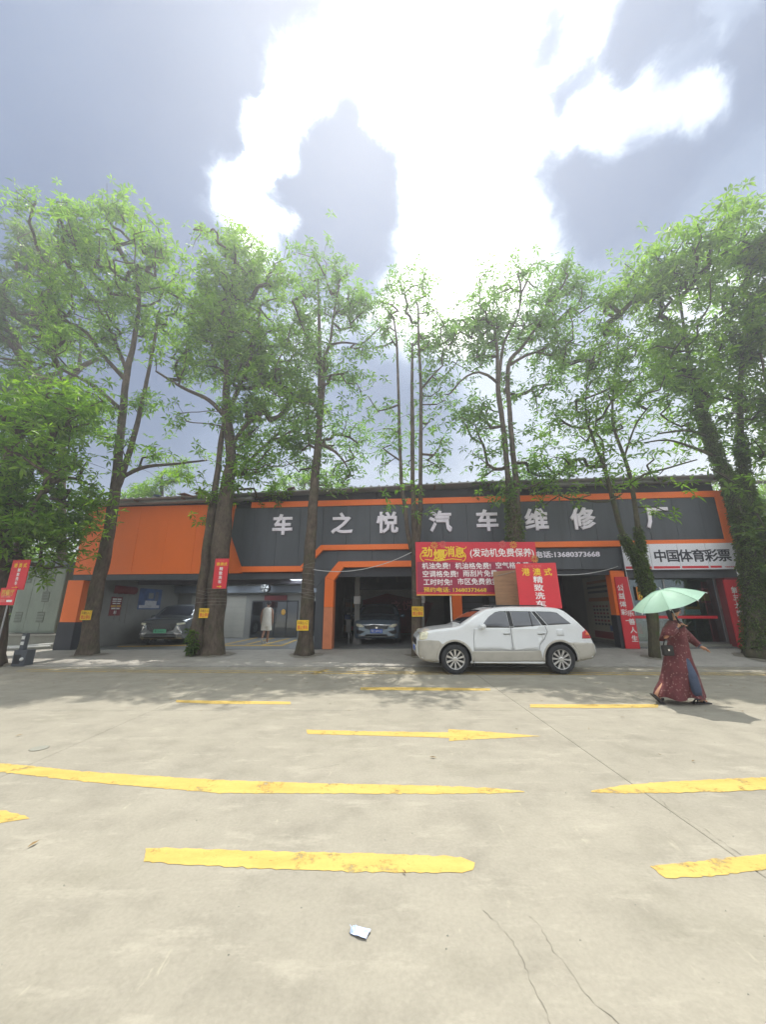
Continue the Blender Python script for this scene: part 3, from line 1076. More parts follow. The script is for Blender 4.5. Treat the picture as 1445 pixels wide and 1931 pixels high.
def lift_post(s):
    t = thing('car_lift_post', '', 'car lift', fw(s, 1.7, floor_z(s)), FANG, 'posts of the car lift in the arched bay')
    MB().box((-.10, -.09, .02), (.10, .09, 3.55)).build('column', 'wall_grey', t, bevel=0.008)
    MB().tube([(0, 0, 0), (0, 0, .05), (0, 0, .30), (0, 0, .34)], [.21, .20, .15, .11], 14).build('base', 'wall_mid', t)
    MB().box((-.135, -.11, 1.55), (.135, .11, 1.85)).build('carriage', 'white_plastic', t, bevel=0.01)
    MB().tube([(.12, -.02, .30), (.45, -.25, .22), (.62, -.30, .22)], [.04, .035, .03], 8).build('arm', 'wall_mid', t)
    return t


tag(lift_post(11.02), 'grey car lift post just inside the left side of the orange arch')
tag(lift_post(13.62), 'grey car lift post beside the tree with three thin stems')
b_ = thing('control_box', 'small grey control box on a stand by the left lift post', 'control box', fw(10.66, 1.9, floor_z(10.7)), FANG)
MB().box((-.10, -.08, .45), (.10, .08, .90)).build('box', 'wall_mid', b_, bevel=0.01)
MB().tube([(0, 0, 0), (0, 0, .45)], .03, 8).build('stand', 'steel', b_)
MB().box((-.12, -.10, .90), (.12, .08, .93)).build('lid', 'wall_grey', b_, bevel=0.005)

# workshop clutter: shelves, stacked tyres
def tyre_stack(s, d, n, label, r=.31):
    for k in range(n):
        t = MB()
        rings = []
        for q in range(29):
            a = 2 * math.pi * q / 28
            rings.append([((r - .105 + x) * math.cos(a), (r - .105 + x) * math.sin(a), z) for x, z in ((0, .02), (.045, 0), (.09, .015), (.105, .05), (.105, .15), (.09, .185), (.045, .2), (0, .18))])
        t.loft(rings, cap=False)
        o = t.build('tyre', 'tyre', smooth=True, loc=fw(s + .02 * math.sin(k * 3), d + .02 * math.cos(k * 5), floor_z(s) + .203 * k))
        tag(o, label[k], 'tyre', 'tyres stacked in the workshop bays')


tyre_stack(10.75, 5.2, 3, ('bottom tyre of the stack behind the left lift post', 'middle tyre of the stack behind the left lift post', 'top tyre of the stack behind the left lift post'))
tyre_stack(14.3, 4.6, 2, ('lower tyre of the pair by the right wall of the arched bay', 'upper tyre of the pair by the right wall of the arched bay'))
tyre_stack(15.6, 2.3, 4, ('lowest tyre of the tall stack behind the white car', 'second tyre up of the tall stack behind the white car', 'third tyre up of the tall stack behind the white car', 'topmost tyre of the tall stack behind the white car'))
rk_ = thing('tool_shelf', 'grey steel shelf with boxes on the left wall of the arched bay', 'shelf', fw(10.12, 5.0, floor_z(10.1)), FANG)
for x in (-.2, .2):
    for y in (-.6, .6):
        MB().box((x - .02, y - .02, 0), (x + .02, y + .02, 1.9)).build('upright', 'steel', rk_)
for z in (.3, .85, 1.4, 1.85):
    MB().box((-.22, -.62, z), (.22, .62, z + .03)).build('shelf', 'wall_grey', rk_)
for i, (y, z, w, h, m) in enumerate(((-.4, .33, .3, .28, 'plywood'), (.1, .33, .34, .2, 'sign_red'), (-.3, .88, .3, .22, 'poster_blue'), (.3, .88, .26, .3, 'white_plastic'), (-.1, 1.43, .3, .25, 'plywood'), (.35, 1.43, .25, .2, 'gold_print'))):
    bx_ = thing('storage_box', ('brown box at the bottom left of the tool shelf', 'red box at the bottom of the tool shelf', 'blue box on the second tier of the tool shelf', 'white box on the second tier of the tool shelf', 'brown box on the third tier of the tool shelf', 'yellow box on the third tier of the tool shelf')[i], 'box', fw(10.12, 5.0 + y, floor_z(10.1) + z), FANG, 'boxes on the tool shelf')
    MB().box((-.16, -w / 2, 0), (.16, w / 2, h)).build('carton', m, bx_, bevel=.006)
    MB().box((-.162, -.03, h * .999), (.162, .03, h + .003)).build('tape', 'menu_cream', bx_)

# ---------------- bay behind the red banner
for s, w in ((15.2, 1.1), (16.5, 1.1)):
    dd = pc('shutter', MB().box((s, 3.0, 0.25), (s + w, 3.04, 2.6)), 'black_frame')
    for k in range(9):
        MB().box((s + .03, 2.985, 0.35 + k * .25), (s + w - .03, 2.999, 0.57 + k * .25)).build('slat', 'anthracite', dd)
menu = pc('menu_board', MB().box((20.44, 0.55, 0.45), (20.49, 2.9, 2.80)), 'menu_cream')
for k, (z, h, m) in enumerate(((2.62, .10, 'brown_print'), (2.42, .09, 'dark_print'), (2.24, .09, 'dark_print'), (1.98, .14, 'brown_print'))):
    MB().box((20.436, .95, z - h), (20.439, 2.55, z)).build('print_line', m, menu)
for r in range(6):
    for c in range(5):
        MB().box((20.436, 1.1 + c * .25, 1.62 - r * .13), (20.439, 1.25 + c * .25, 1.69 - r * .13)).build('print_line', 'dark_print' if r % 2 else 'deep_red', menu)
MB().box((20.434, 1.0, .50), (20.439, 2.4, .74)).build('print_patch', 'deep_red', menu)
MB().box((20.434, .75, .78), (20.439, 1.15, .98)).build('print_patch', 'poster_blue', menu)
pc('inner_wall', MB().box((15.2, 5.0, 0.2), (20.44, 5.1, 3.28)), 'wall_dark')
nb = pc('notice_board', MB().box((18.3, 4.96, 1.3), (19.6, 4.995, 2.5)), 'wall_mid')
for k in range(7):
    MB().box((18.45, 4.952, 2.3 - k * .13), (19.4, 4.959, 2.34 - k * .13)).build('print_line', 'poster_pale', nb)

# ---------------- lottery shop front
gz = floor_z(22)
pc('threshold', MB().box((20.63, 0.30, gz - .05), (23.80, 0.50, gz + .10)), 'plinth')
sf = pc('shop_front', MB().box((20.64, 0.36, gz + .10), (20.70, 0.42, 2.58)).box((22.05, 0.36, gz + .10), (22.10, 0.42, 2.58)).box((23.72, 0.36, gz + .10), (23.79, 0.42, 2.58)).box((20.70, .36, gz + .1), (22.05, .42, gz + .16)).box((22.10, .36, gz + .1), (23.72, .42, gz + .16)), 'steel')
MB().box((20.70, .385, gz + .16), (22.05, .393, 2.58)).build('pane', 'shop_glass', sf)
MB().box((22.10, .385, gz + .16), (23.72, .393, 2.58)).build('pane', 'shop_glass', sf)
MB().box((20.70, .372, 1.24), (22.05, .383, 1.33)).build('strip', 'sign_red', sf)
MB().box((22.10, .372, 1.24), (23.60, .383, 1.33)).build('strip', 'sign_red', sf)
pc('inner_wall', MB().box((20.63, 4.2, .2), (23.99, 4.3, 2.9)), 'tile_cream')
pc('inner_wall', MB().box((22.95, 2.4, .2), (23.40, 2.6, 2.9)), 'wall_grey')

# ------------------------------------------------------------------ cars
def smooth_interp(x, table, w=0.06):
    xs_, ys_ = zip(*table)
    k = np.linspace(-w, w, 7)
    return float(np.mean(np.interp(x + k, xs_, ys_)))


def car_shell(P):
    """watertight body: side profile x plan x tumblehome; nose at x=0"""
    Lc = P['L']
    st = sorted(set([0, .015, .04, .08, .13] + list(np.linspace(.2, Lc - .2, P.get('n', 58))) + [Lc - .13, Lc - .08, Lc - .04, Lc - .015, Lc]))
    belt, roof_h = P['belt'], P['roof']
    tb = P['tumble']

    def half(x, z):
        w = smooth_interp(x, P['plan'], .05)
        if z > belt:
            w *= 1 - tb * ((z - belt) / (roof_h - belt)) ** 1.15
        else:
            t = (belt - z) / belt
            w *= 1 - .015 * math.cos(t * 5.0) - .10 * max(0, t - .45) ** 1.4
        return w
    rings = []
    for x in st:
        zt = smooth_interp(x, P['top'])
        zb = smooth_interp(x, P['bot'], .04)
        zt = max(zt, zb + .12)
        r = min(P.get('r', .085), (zt - zb) * .45)
        hs = []
        hs.append((half(x, zb) * .55, zb))
        hs.append((half(x, zb) - .05, zb))
        zs = np.linspace(zb + .05, zt - r, 13)
        for z in zs:
            hs.append((half(x, z), z))
        wv = half(x, zt - r)
        for a in (22, 45, 68, 90):
            hs.append((wv - r * 1.3 * (1 - math.cos(R(a))), zt - r + r * math.sin(R(a))))
        we = wv - r * 1.3
        cr = P.get('crown', .035) * (1 if x > .25 else x / .25)
        for f in (.75, .5, .25):
            hs.append((we * f, zt + cr * (1 - f * f)))
        ring = [(x, -y, z) for y, z in hs] + [(x, 0, zt + cr)] + [(x, y, z) for y, z in reversed(hs)]
        rings.append(ring)
    mb = MB()
    mb.loft(rings)
    bm = bmesh.new()
    vs = [bm.verts.new(v) for v in mb.v]
    for f in mb.f:
        bm.faces.new([vs[i] for i in f])
    bmesh.ops.recalc_face_normals(bm, faces=bm.faces)
    bvh = BVHTree.FromBMesh(bm)
    me = bpy.data.meshes.new('body')
    bm.to_mesh(me)
    bm.free()
    return me, bvh


def arch_cut(me, hubs, rad, y0, paint):
    o = bpy.data.objects.new('body', me)
    COL.objects.link(o)
    me.materials.append(MATS[paint])
    me.materials.append(MATS['car_black'])
    mb = MB()
    for hx, hz in hubs:
        for sg in (-1, 1):
            mb.tube([(hx, sg * y0, hz), (hx, sg * 1.3, hz)], [rad, rad], 40)
    cut = mb.build('cutter', ['car_black', 'car_black'], None)
    cut.data.polygons.foreach_set('material_index', [1] * len(cut.data.polygons))
    md = o.modifiers.new('b', 'BOOLEAN')
    md.operation = 'DIFFERENCE'
    md.object = cut
    md.solver = 'EXACT'
    dg = bpy.context.evaluated_depsgraph_get()
    dg.update()
    m2 = bpy.data.meshes.new_from_object(o.evaluated_get(dg))
    bpy.data.objects.remove(cut)
    bpy.data.objects.remove(o)
    m2.name = 'body'
    m2.polygons.foreach_set('use_smooth', [True] * len(m2.polygons))
    m2.set_sharp_from_angle(angle=R(38))
    return m2


def patch(name, bvh, poly, axis, side, off, m, parent, thick=.012, step=.05, smooth=True):
    """a piece laid on the car body: outline in (x,z) seen from the side, (y,z) from the end or (x,y) from above"""
    bm = bmesh.new()
    f = bm.faces.new([bm.verts.new((a, b, 0)) for a, b in poly])
    bmesh.ops.triangulate(bm, faces=[f])
    for ax in (0, 1):
        lo, hi = min(p[ax] for p in poly), max(p[ax] for p in poly)
        for c in np.arange(lo + step, hi, step):
            co, no = [0, 0, 0], [0, 0, 0]
            co[ax], no[ax] = c, 1
            bmesh.ops.bisect_plane(bm, geom=bm.verts[:] + bm.edges[:] + bm.faces[:], plane_co=co, plane_no=no)
    for v in bm.verts:
        a, b = v.co.x, v.co.y
        if axis == 'y':
            o, d = Vector((a, 3 * side, b)), Vector((0, -side, 0))
        elif axis == 'x':
            o, d = Vector((-3 if side < 0 else 8, a, b)), Vector((1 if side < 0 else -1, 0, 0))
        else:
            o, d = Vector((a, b, 4)), Vector((0, 0, -1))
        hit, nr, i, ds = bvh.ray_cast(o, d)
        if hit is None or (axis == 'y' and hit.y * side < 0):
            q = Vector((a, side * .8, b)) if axis == 'y' else (Vector((0 if side < 0 else 4.5, a, b)) if axis == 'x' else Vector((a, b, 1.5)))
            hit, nr, i, ds = bvh.find_nearest(q)
        if nr.dot(d) > 0:
            nr = -nr
        v.co = hit + nr * off
    # face direction outwards
    bm.normal_update()
    bm.faces.ensure_lookup_table()
    dd = {'y': Vector((0, side, 0)), 'x': Vector((side, 0, 0)), 'z': Vector((0, 0, 1))}[axis]
    if sum(f.normal.dot(dd) for f in bm.faces) < 0:
        bmesh.ops.reverse_faces(bm, faces=bm.faces[:])
    me = bpy.data.meshes.new(name)
    bm.to_mesh(me)
    bm.free()
    me.materials.append(MATS[m])
    if smooth:
        me.polygons.foreach_set('use_smooth', [True] * len(me.polygons))
    o = bpy.data.objects.new(name, me)
    COL.objects.link(o)
    o.parent = parent
    s = o.modifiers.new('solid', 'SOLIDIFY')
    s.thickness = thick
    s.offset = -1
    return o


def strip(pts, w):
    """outline of a narrow strip along a line of points"""
    l, r = [], []
    P = [Vector(p) for p in pts]
    for i, p in enumerate(P):
        d = (P[min(i + 1, len(P) - 1)] - P[max(0, i - 1)]).normalized()
        n = Vector((-d.y, d.x)) * w / 2
        l.append(tuple(p + n))
        r.append(tuple(p - n))
    return l + r[::-1]


def arc(cx, cz, r, a0, a1, n=9):
    return [(cx + r * math.cos(R(a0 + (a1 - a0) * i / (n - 1))), cz + r * math.sin(R(a0 + (a1 - a0) * i / (n - 1)))) for i in range(n)]


def wheel(car, x, y, side, r=.35, rim=.245, w=.22, spokes=10, rot=0.0):
    k = 40
    prof = [(rim - .012, .0), (rim + .01, .0), (r - .05, -.012), (r - .012, .012), (r, .045), (r, w - .045), (r - .012, w - .012), (r - .05, w), (rim, w)]
    rings = []
    for a in range(k + 1):
        t = 2 * math.pi * a / k
        rings.append([(q * math.cos(t), -side * -1 * 0 + side * -d if False else -side * d, q * math.sin(t)) for q, d in prof])
    mb = MB()
    mb.loft(rings, cap=False, closed=False)
    o = mb.build('wheel', 'tyre', car, smooth=True, loc=(x, y, r))
    rb = MB()
    ringp = [(rim, .0), (rim - .022, .004), (rim - .03, .03), (rim - .035, .15)]
    rr = []
    for a in range(k + 1):
        t = 2 * math.pi * a / k
        rr.append([(q * math.cos(t), -side * d, q * math.sin(t)) for q, d in ringp])
    rb.loft(rr, cap=False, closed=False)
    for s_ in range(spokes):
        t = 2 * math.pi * s_ / spokes + rot
        c, s__ = math.cos(t), math.sin(t)
        def pt(q, lat, d):
            return (q * c - lat * s__, -side * d, q * s__ + lat * c)
        rb.hexa([pt(.04, -.014, .018), pt(rim - .02, -.026, .012), pt(rim - .02, .026, .012), pt(.04, .014, .018), pt(.04, -.016, .05), pt(rim - .02, -.028, .05), pt(rim - .02, .028, .05), pt(.04, .016, .05)])
    rb.tube([(0, -side * .06, 0), (0, -side * .012, 0), (0, -side * .004, 0)], [.062, .058, .04], 16)
    rb.build('rim', 'alloy', o, smooth=False, bevel=.003)
    MB().tube([(0, -side * .10, 0), (0, -side * .12, 0)], [rim - .02, rim - .02], 24).build('brake_disc', 'car_black', o)
    return o


def white_suv():
    t = thing('parked_car', 'white sport utility car with sand coloured lower trim parked under the trees', 'car', (0.87, 10.56, 0.0), 0)
    P = dict(L=4.5, belt=1.12, roof=1.62, tumble=.17, r=.07, crown=.03,
             top=[(0, .80), (.05, .93), (.14, .985), (.4, 1.05), (.8, 1.095), (1.04, 1.12), (1.14, 1.18), (1.72, 1.52), (1.86, 1.565), (2.3, 1.605), (2.9, 1.61), (3.42, 1.595), (3.66, 1.575), (3.82, 1.51), (4.22, 1.12), (4.35, 1.0), (4.43, .80), (4.47, .74), (4.5, .66)],
             bot=[(0, .44), (.08, .32), (.35, .27), (.9, .26), (3.6, .26), (4.1, .31), (4.4, .36), (4.5, .46)],
             plan=[(0, .56), (.04, .66), (.12, .76), (.28, .83), (.55, .875), (1, .90), (3.5, .90), (4.1, .865), (4.38, .81), (4.5, .72)])
    me, bvh = car_shell(P)
    hubs = [(.92, .36), (3.545, .36)]
    me = arch_cut(me, hubs, .405, .56, 'car_white')
    o = bpy.data.objects.new('body', me)
    COL.objects.link(o)
    o.parent = t
    for sg in (-1, 1):
        S = lambda nm, poly, off, m, th=.01, st=.06: patch(nm, bvh, poly, 'y', sg, off, m, t, th, st)
        S('bumper', [(.03, .77), (.30, .80), (.535, .785)] + arc(.92, .36, .455, 112, 188)[2:] + [(.40, .285), (.10, .33), (.03, .45)], .012, 'car_sand', .02)
        S('bumper', [(4.47, .70), (4.30, .735), (3.94, .745)] + arc(3.545, .36, .455, 66, -4)[1:] + [(4.10, .325), (4.40, .375), (4.47, .48)], .012, 'car_sand', .02)
        S('sill', [(1.36, .55), (3.04, .56), (3.085, .36), (3.09, .285), (1.36, .275)], .012, 'car_sand', .02)
        S('sill_lip', [(1.30, .30), (3.12, .30), (3.12, .262), (1.30, .255)], .03, 'car_white', .03)
        for hx in (.92, 3.545):
            S('arch_trim', arc(hx, .36, .455, -8, 188, 25) + arc(hx, .36, .412, 188, -8, 25), .016, 'car_sand', .02, .05)
        S('door', [(1.40, .57), (1.408, .80), (1.44, 1.085), (2.345, 1.085), (2.36, .57)], .003, 'car_white', .008, .08)
        S('door', [(2.375, .57), (2.36, 1.085), (3.20, 1.14), (3.26, 1.0), (3.16, .82), (3.04, .70), (3.0, .57)], .003, 'car_white', .008, .08)
        for pl in ([(1.392, .56), (1.400, .80), (1.43, 1.07)], [(2.367, .56), (2.352, 1.09)], [(3.215, 1.14), (3.272, 1.0), (3.172, .82), (3.05, .70), (3.01, .56)], [(1.39, .562), (3.0, .562)]):
            S('door_gap', strip(pl, .007), .0045, 'anthracite', .003, .05)
        S('filler_flap', [(3.50, .90), (3.68, .90), (3.68, 1.07), (3.50, 1.07)], .004, 'car_white', .004)
        S('window', [(1.60, 1.10), (1.68, 1.205), (1.82, 1.355), (2.0, 1.470), (2.12, 1.495), (2.29, 1.50), (2.325, 1.10)], .005, 'car_glass', .008, .05)
        S('pillar_trim', [(2.30, 1.50), (2.40, 1.50), (2.425, 1.10), (2.33, 1.10)], .004, 'car_black', .006, .05)
        S('window', [(2.41, 1.50), (2.93, 1.495), (3.13, 1.155), (2.43, 1.105)], .005, 'car_glass', .008, .05)
        S('window_divider', strip([(2.885, 1.495), (2.905, 1.13)], .022), .009, 'car_black', .006, .05)
        S('pillar_trim', [(2.95, 1.495), (3.04, 1.49), (3.28, 1.155), (3.15, 1.155)], .004, 'car_black', .006, .05)
        S('window', [(3.055, 1.495), (3.44, 1.485), (3.60, 1.46), (3.90, 1.19), (3.30, 1.158)], .005, 'car_glass', .008, .05)
        for hx in (2.16, 3.02):
            S('handle_recess', [(hx, .93), (hx + .17, .935), (hx + .17, .985), (hx, .98)], .006, 'steel', .005, .06)
            MB().tube([(hx + .0, sg * .905, .965), (hx + .03, sg * .927, .965), (hx + .15, sg * .927, .97), (hx + .18, sg * .905, .97)], .014, 8).build('door_handle', 'car_white', t, smooth=True)
        MB().ball((1.62, sg * 1.0, 1.13), (.085, .10, .075), nu=16, nv=10).tube([(1.62, sg * .83, 1.09), (1.62, sg * .95, 1.10)], .03, 8).build('mirror', 'car_white', t, smooth=True)
        S('headlight', [(.06, .80), (.08, .95), (.20, 1.0), (.28, .985), (.24, .83), (.14, .795)], .010, 'lamp_clear', .02, .03)
        S('tail_light', [(4.14, .835), (4.17, .99), (4.28, 1.05), (4.36, .93), (4.42, .84)], .012, 'lamp_red', .02, .03)
        S('indicator', [(4.23, .93), (4.27, 1.00), (4.33, .95), (4.34, .90)], .022, 'lamp_amber', .008, .03)
        wheel(t, .92, sg * .90, sg, rot=.3)
        wheel(t, 3.545, sg * .90, sg, rot=.55)
        MB().tube([(2.0, sg * .60, 1.60), (2.08, sg * .60, 1.645), (3.3, sg * .60, 1.635), (3.42, sg * .60, 1.58)], .016, 8).build('roof_rail', 'car_black', t, smooth=True)
        MB().box((1.36, sg * .72, .20), (1.385, sg * .90, .36)).build('mud_flap', 'car_black', t)
    patch('bonnet_gap', bvh, strip([(.30, -.70), (1.0, -.76)], .008) , 'z', 1, .002, 'car_black', t, .004, .06)
    patch('bonnet_gap', bvh, strip([(.30, .70), (1.0, .76)], .008), 'z', 1, .002, 'car_black', t, .004, .06)
    patch('windscreen', bvh, [(1.13, -.66), (1.13, .66), (1.70, .55), (1.70, -.55)], 'z', 1, .006, 'car_glass', t, .008, .06)
    patch('rear_window', bvh, [(3.84, -.56), (3.84, .56), (4.14, .62), (4.14, -.62)], 'z', 1, .006, 'car_glass', t, .008, .06)
    patch('grille', bvh, [(-.42, .66), (.42, .66), (.46, .80), (-.46, .80)], 'x', -1, .012, 'car_black', t, .02, .05)
    patch('bumper', bvh, [(-.56, .44), (.56, .44), (.58, .64), (-.58, .64)], 'x', -1, .02, 'car_sand', t, .03, .05)
    MB().box((-.03, -.22, .50), (-.02, .22, .62)).build('number_plate', 'plate_blue', t)
    MB().tube([(.28, 0, 1.04), (1.05, 0, 1.145)], .004, 4).build('bonnet_crease', 'car_white', t)
    MB().box((1.98, -.45, 1.632), (2.55, .45, 1.645)).build('sunroof', 'car_glass', t)
    return t


def blue_sedan():
    p = at(710, 1212, 14.95)
    t = thing('car', 'dark blue car with lit reflections and a blue plate parked nose out under the arch', 'car', (p.x, 14.95, floor_z(12.4)), R(90) + R(-2))
    t.scale = (1.07, 1.07, 1.07)
    P = dict(L=4.6, belt=.95, roof=1.46, tumble=.24, r=.09, crown=.04, n=44,
             top=[(0, .66), (.04, .76), (.14, .82), (.5, .90), (1.0, .965), (1.12, 1.0), (1.75, 1.36), (1.95, 1.41), (2.5, 1.44), (3.4, 1.40), (4.0, 1.1), (4.5, 1.0), (4.6, .8)],
             bot=[(0, .32), (.1, .20), (.5, .18), (4.0, .18), (4.5, .28), (4.6, .4)],
             plan=[(0, .62), (.04, .71), (.12, .79), (.3, .85), (.7, .88), (4.0, .88), (4.5, .78), (4.6, .7)])
    me, bvh = car_shell(P)
    me = arch_cut(me, [(.88, .32), (3.5, .32)], .37, .55, 'car_blue')
    o = bpy.data.objects.new('body', me)
    COL.objects.link(o)
    o.parent = t
    Fp = lambda nm, poly, off, m, th=.015, st=.04: patch(nm, bvh, poly, 'x', -1, off, m, t, th, st)
    Fp('grille', [(-.44, .645), (-.40, .56), (-.18, .50), (.18, .50), (.40, .56), (.44, .645), (.2, .665), (-.2, .665)], .012, 'car_black')
    for k in range(4):
        Fp('grille_bar', strip([(-.39 + .03 * k, .625 - k * .033), (.39 - .03 * k, .625 - k * .033)], .009), .018, 'steel', .006)
    Fp('chrome_strip', strip([(-.52, .668), (-.2, .685), (.2, .685), (.52, .668)], .03), .020, 'chrome', .01)
    for sg in (-1, 1):
        Fp('headlight', [(sg * a, b) for a, b in ((.47, .60), (.46, .665), (.62, .71), (.74, .72), (.745, .65), (.62, .60))], .016, 'lamp_clear')
        Fp('bumper_scoop', [(sg * a, b) for a, b in ((.42, .46), (.72, .52), (.74, .40), (.60, .36))], .012, 'car_black')
        MB().ball((1.42, sg * .98, .985), (.07, .10, .065)).tube([(1.42, sg * .84, .96), (1.42, sg * .95, .97)], .025, 6).build('mirror', 'car_blue', t, smooth=True)
        for hx in (.88, 3.5):
            wheel(t, hx, sg * .87, sg, r=.32, rim=.22, w=.2)
        patch('window', bvh, [(1.55, 1.0), (1.95, 1.30), (2.4, 1.34), (2.42, 1.0)], 'y', sg, .005, 'car_glass', t, .008, .08)
        patch('window', bvh, [(2.5, 1.0), (2.48, 1.34), (3.2, 1.30), (3.5, 1.02)], 'y', sg, .005, 'car_glass', t, .008, .08)
    Fp('bumper_lip', strip([(-.66, .30), (-.3, .275), (.3, .275), (.66, .30)], .035), .018, 'steel', .02)
    Fp('lower_grille', [(-.38, .36), (.38, .36), (.42, .30), (-.42, .30)], .014, 'car_black')
    patch('windscreen', bvh, [(1.14, -.68), (1.14, .68), (1.74, .54), (1.74, -.54)], 'z', 1, .006, 'car_glass', t, .008, .06)
    n = MB().box((-.045, -.22, .40), (-.03, .22, .54)).build('number_plate', 'plate_blue', t)
    text('lettering', '粤C·8P910', 'white_print', n, (-.046, 0, .47), (0, -1, 0), Z, .11, width=.38, bold=.01, depth=.002)
    MB().plate([(-.05, .60), (0, .635), (.05, .60), (0, .55)], 0, 1)
    MB().prism([(-.05, .615), (.05, .615), (.03, .57), (0, .545), (-.03, .57)], lambda a, b: (-.028, a, b), lambda a, b: (-.012, a, b)).build('badge', 'chrome', t)
    return t


def grey_suv():
    p = at(299, 1211, 15.55)
    t = thing('car', 'dark grey sport utility car with a green plate in the wash bay', 'car', (p.x, 15.55, floor_z(3.4)), R(90) + R(6))
    P = dict(L=4.65, belt=1.0, roof=1.62, tumble=.24, r=.09, crown=.04, n=44,
             top=[(0, .80), (.04, .92), (.14, .97), (.5, 1.04), (1.0, 1.09), (1.12, 1.12), (1.85, 1.55), (2.1, 1.60), (2.6, 1.62), (3.6, 1.57), (4.2, 1.3), (4.55, 1.0), (4.65, .8)],
             bot=[(0, .36), (.1, .25), (.5, .23), (4.0, .23), (4.5, .35), (4.65, .5)],
             plan=[(0, .66), (.04, .75), (.12, .83), (.3, .89), (.7, .925), (4.0, .925), (4.5, .82), (4.65, .72)])
    me, bvh = car_shell(P)
    me = arch_cut(me, [(.92, .36), (3.6, .36)], .42, .55, 'car_grey')
    o = bpy.data.objects.new('body', me)
    COL.objects.link(o)
    o.parent = t
    Fp = lambda nm, poly, off, m, th=.015, st=.04: patch(nm, bvh, poly, 'x', -1, off, m, t, th, st)
    Fp('grille', [(-.58, .86), (.58, .86), (.50, .62), (.30, .56), (-.30, .56), (-.50, .62)], .012, 'car_black')
    for k in range(-6, 7):
        x0 = k * .09
        for sg in (-1, 1):
            a, b = (x0, .575), (x0 + sg * .17, .85)
            if abs(a[0]) < .47 and abs(b[0]) < .57:
                Fp('grille_bar', strip([a, b], .010), .020, 'steel', .008)
    for sg in (-1, 1):
        Fp('headlight', [(sg * a, b) for a, b in ((.58, .87), (.84, .90), (.85, .83), (.62, .80))], .016, 'lamp_clear')
        Fp('light_blade', [(sg * a, b) for a, b in ((.60, .74), (.66, .78), (.80, .50), (.76, .46))], .018, 'chrome')
        Fp('bumper_blade', [(sg * a, b) for a, b in ((.52, .52), (.80, .48), (.80, .42), (.56, .45))], .018, 'alloy')
        MB().ball((1.5, sg * 1.04, 1.10), (.08, .11, .075)).tube([(1.5, sg * .86, 1.07), (1.5, sg * 1.0, 1.08)], .025, 6).build('mirror', 'car_grey', t, smooth=True)
        for hx in (.92, 3.6):
            wheel(t, hx, sg * .92, sg, r=.36, rim=.26, w=.22, spokes=5)
        patch('window', bvh, [(1.55, 1.08), (1.75, 1.25), (2.15, 1.50), (2.5, 1.52), (2.5, 1.07)], 'y', sg, .005, 'car_glass', t, .008, .08)
        patch('window', bvh, [(2.58, 1.07), (2.58, 1.52), (3.3, 1.48), (3.9, 1.15)], 'y', sg, .005, 'car_glass', t, .008, .08)
        patch('arch_trim', bvh, arc(.92, .36, .475, -8, 188, 21) + arc(.92, .36, .425, 188, -8, 21), 'y', sg, .012, 'car_black', t, .015, .06)
        patch('door_gap', bvh, strip([(1.55, .45), (1.52, 1.05)], .014), 'y', sg, .004, 'car_black', t, .004, .06)
        patch('sill', bvh, [(1.42, .42), (3.12, .42), (3.12, .25), (1.42, .25)], 'y', sg, .012, 'car_black', t, .015, .08)
    Fp('lower_grille', [(-.60, .46), (.60, .46), (.62, .30), (-.62, .30)], .014, 'car_black')
    Fp('bumper_lip', strip([(-.62, .38), (.62, .38)], .02), .022, 'steel', .01)
    patch('windscreen', bvh, [(1.14, -.72), (1.14, .72), (1.84, .58), (1.84, -.58)], 'z', 1, .006, 'car_glass', t, .008, .06)
    n = MB().box((-.05, -.24, .50), (-.035, .24, .64)).build('number_plate', 'plate_green', t)
    text('lettering', '粤CD06812', 'dark_print', n, (-.051, 0, .57), (0, -1, 0), Z, .10, width=.40, bold=.005, depth=.002)
    return t


suv = white_suv()
blue_sedan()
grey_suv()

# boards standing on the white car's roof
def roof_board(name, label, px, Y, m):
    p = [at(px[0][0], px[0][1], Y), at(px[1][0], px[1][1], Y), at(px[2][0], px[2][1], Y), at(px[3][0], px[3][1], Y)]
    return p


# ------------------------------------------------------------------ people
def figure(chains, m, parent, name='body', sub=1):
    """one skinned surface; chains = lists of (point, radius), a chain starting at an existing point joins it"""
    vs, rs, es, key, roots = [], [], [], {}, []
    for ch in chains:
        prev = None
        for p, r in ch:
            k = (round(p[0], 4), round(p[1], 4), round(p[2], 4))
            if k not in key:
                key[k] = len(vs)
                vs.append(p)
                rs.append(r)
                if prev is None:
                    roots.append(key[k])
            i = key[k]
            if prev is not None and prev != i:
                es.append((prev, i))
            prev = i
    me = bpy.data.meshes.new(name)
    me.from_pydata([tuple(v) for v in vs], es, [])
    me.materials.append(MATS[m])
    o = bpy.data.objects.new(name, me)
    COL.objects.link(o)
    o.parent = parent
    sk = o.modifiers.new('skin', 'SKIN')
    sk.use_smooth_shade = True
    bm = bmesh.new()
    bm.from_mesh(me)
    lay = bm.verts.layers.skin.verify()
    bm.verts.ensure_lookup_table()
    for i, v in enumerate(bm.verts):
        r = rs[i]
        v[lay].radius = r if isinstance(r, tuple) else (r, r)
        v[lay].use_root = i in roots
    bm.to_mesh(me)
    bm.free()
    su = o.modifiers.new('sub', 'SUBSURF')
    su.levels = su.render_levels = sub + 1
    return o


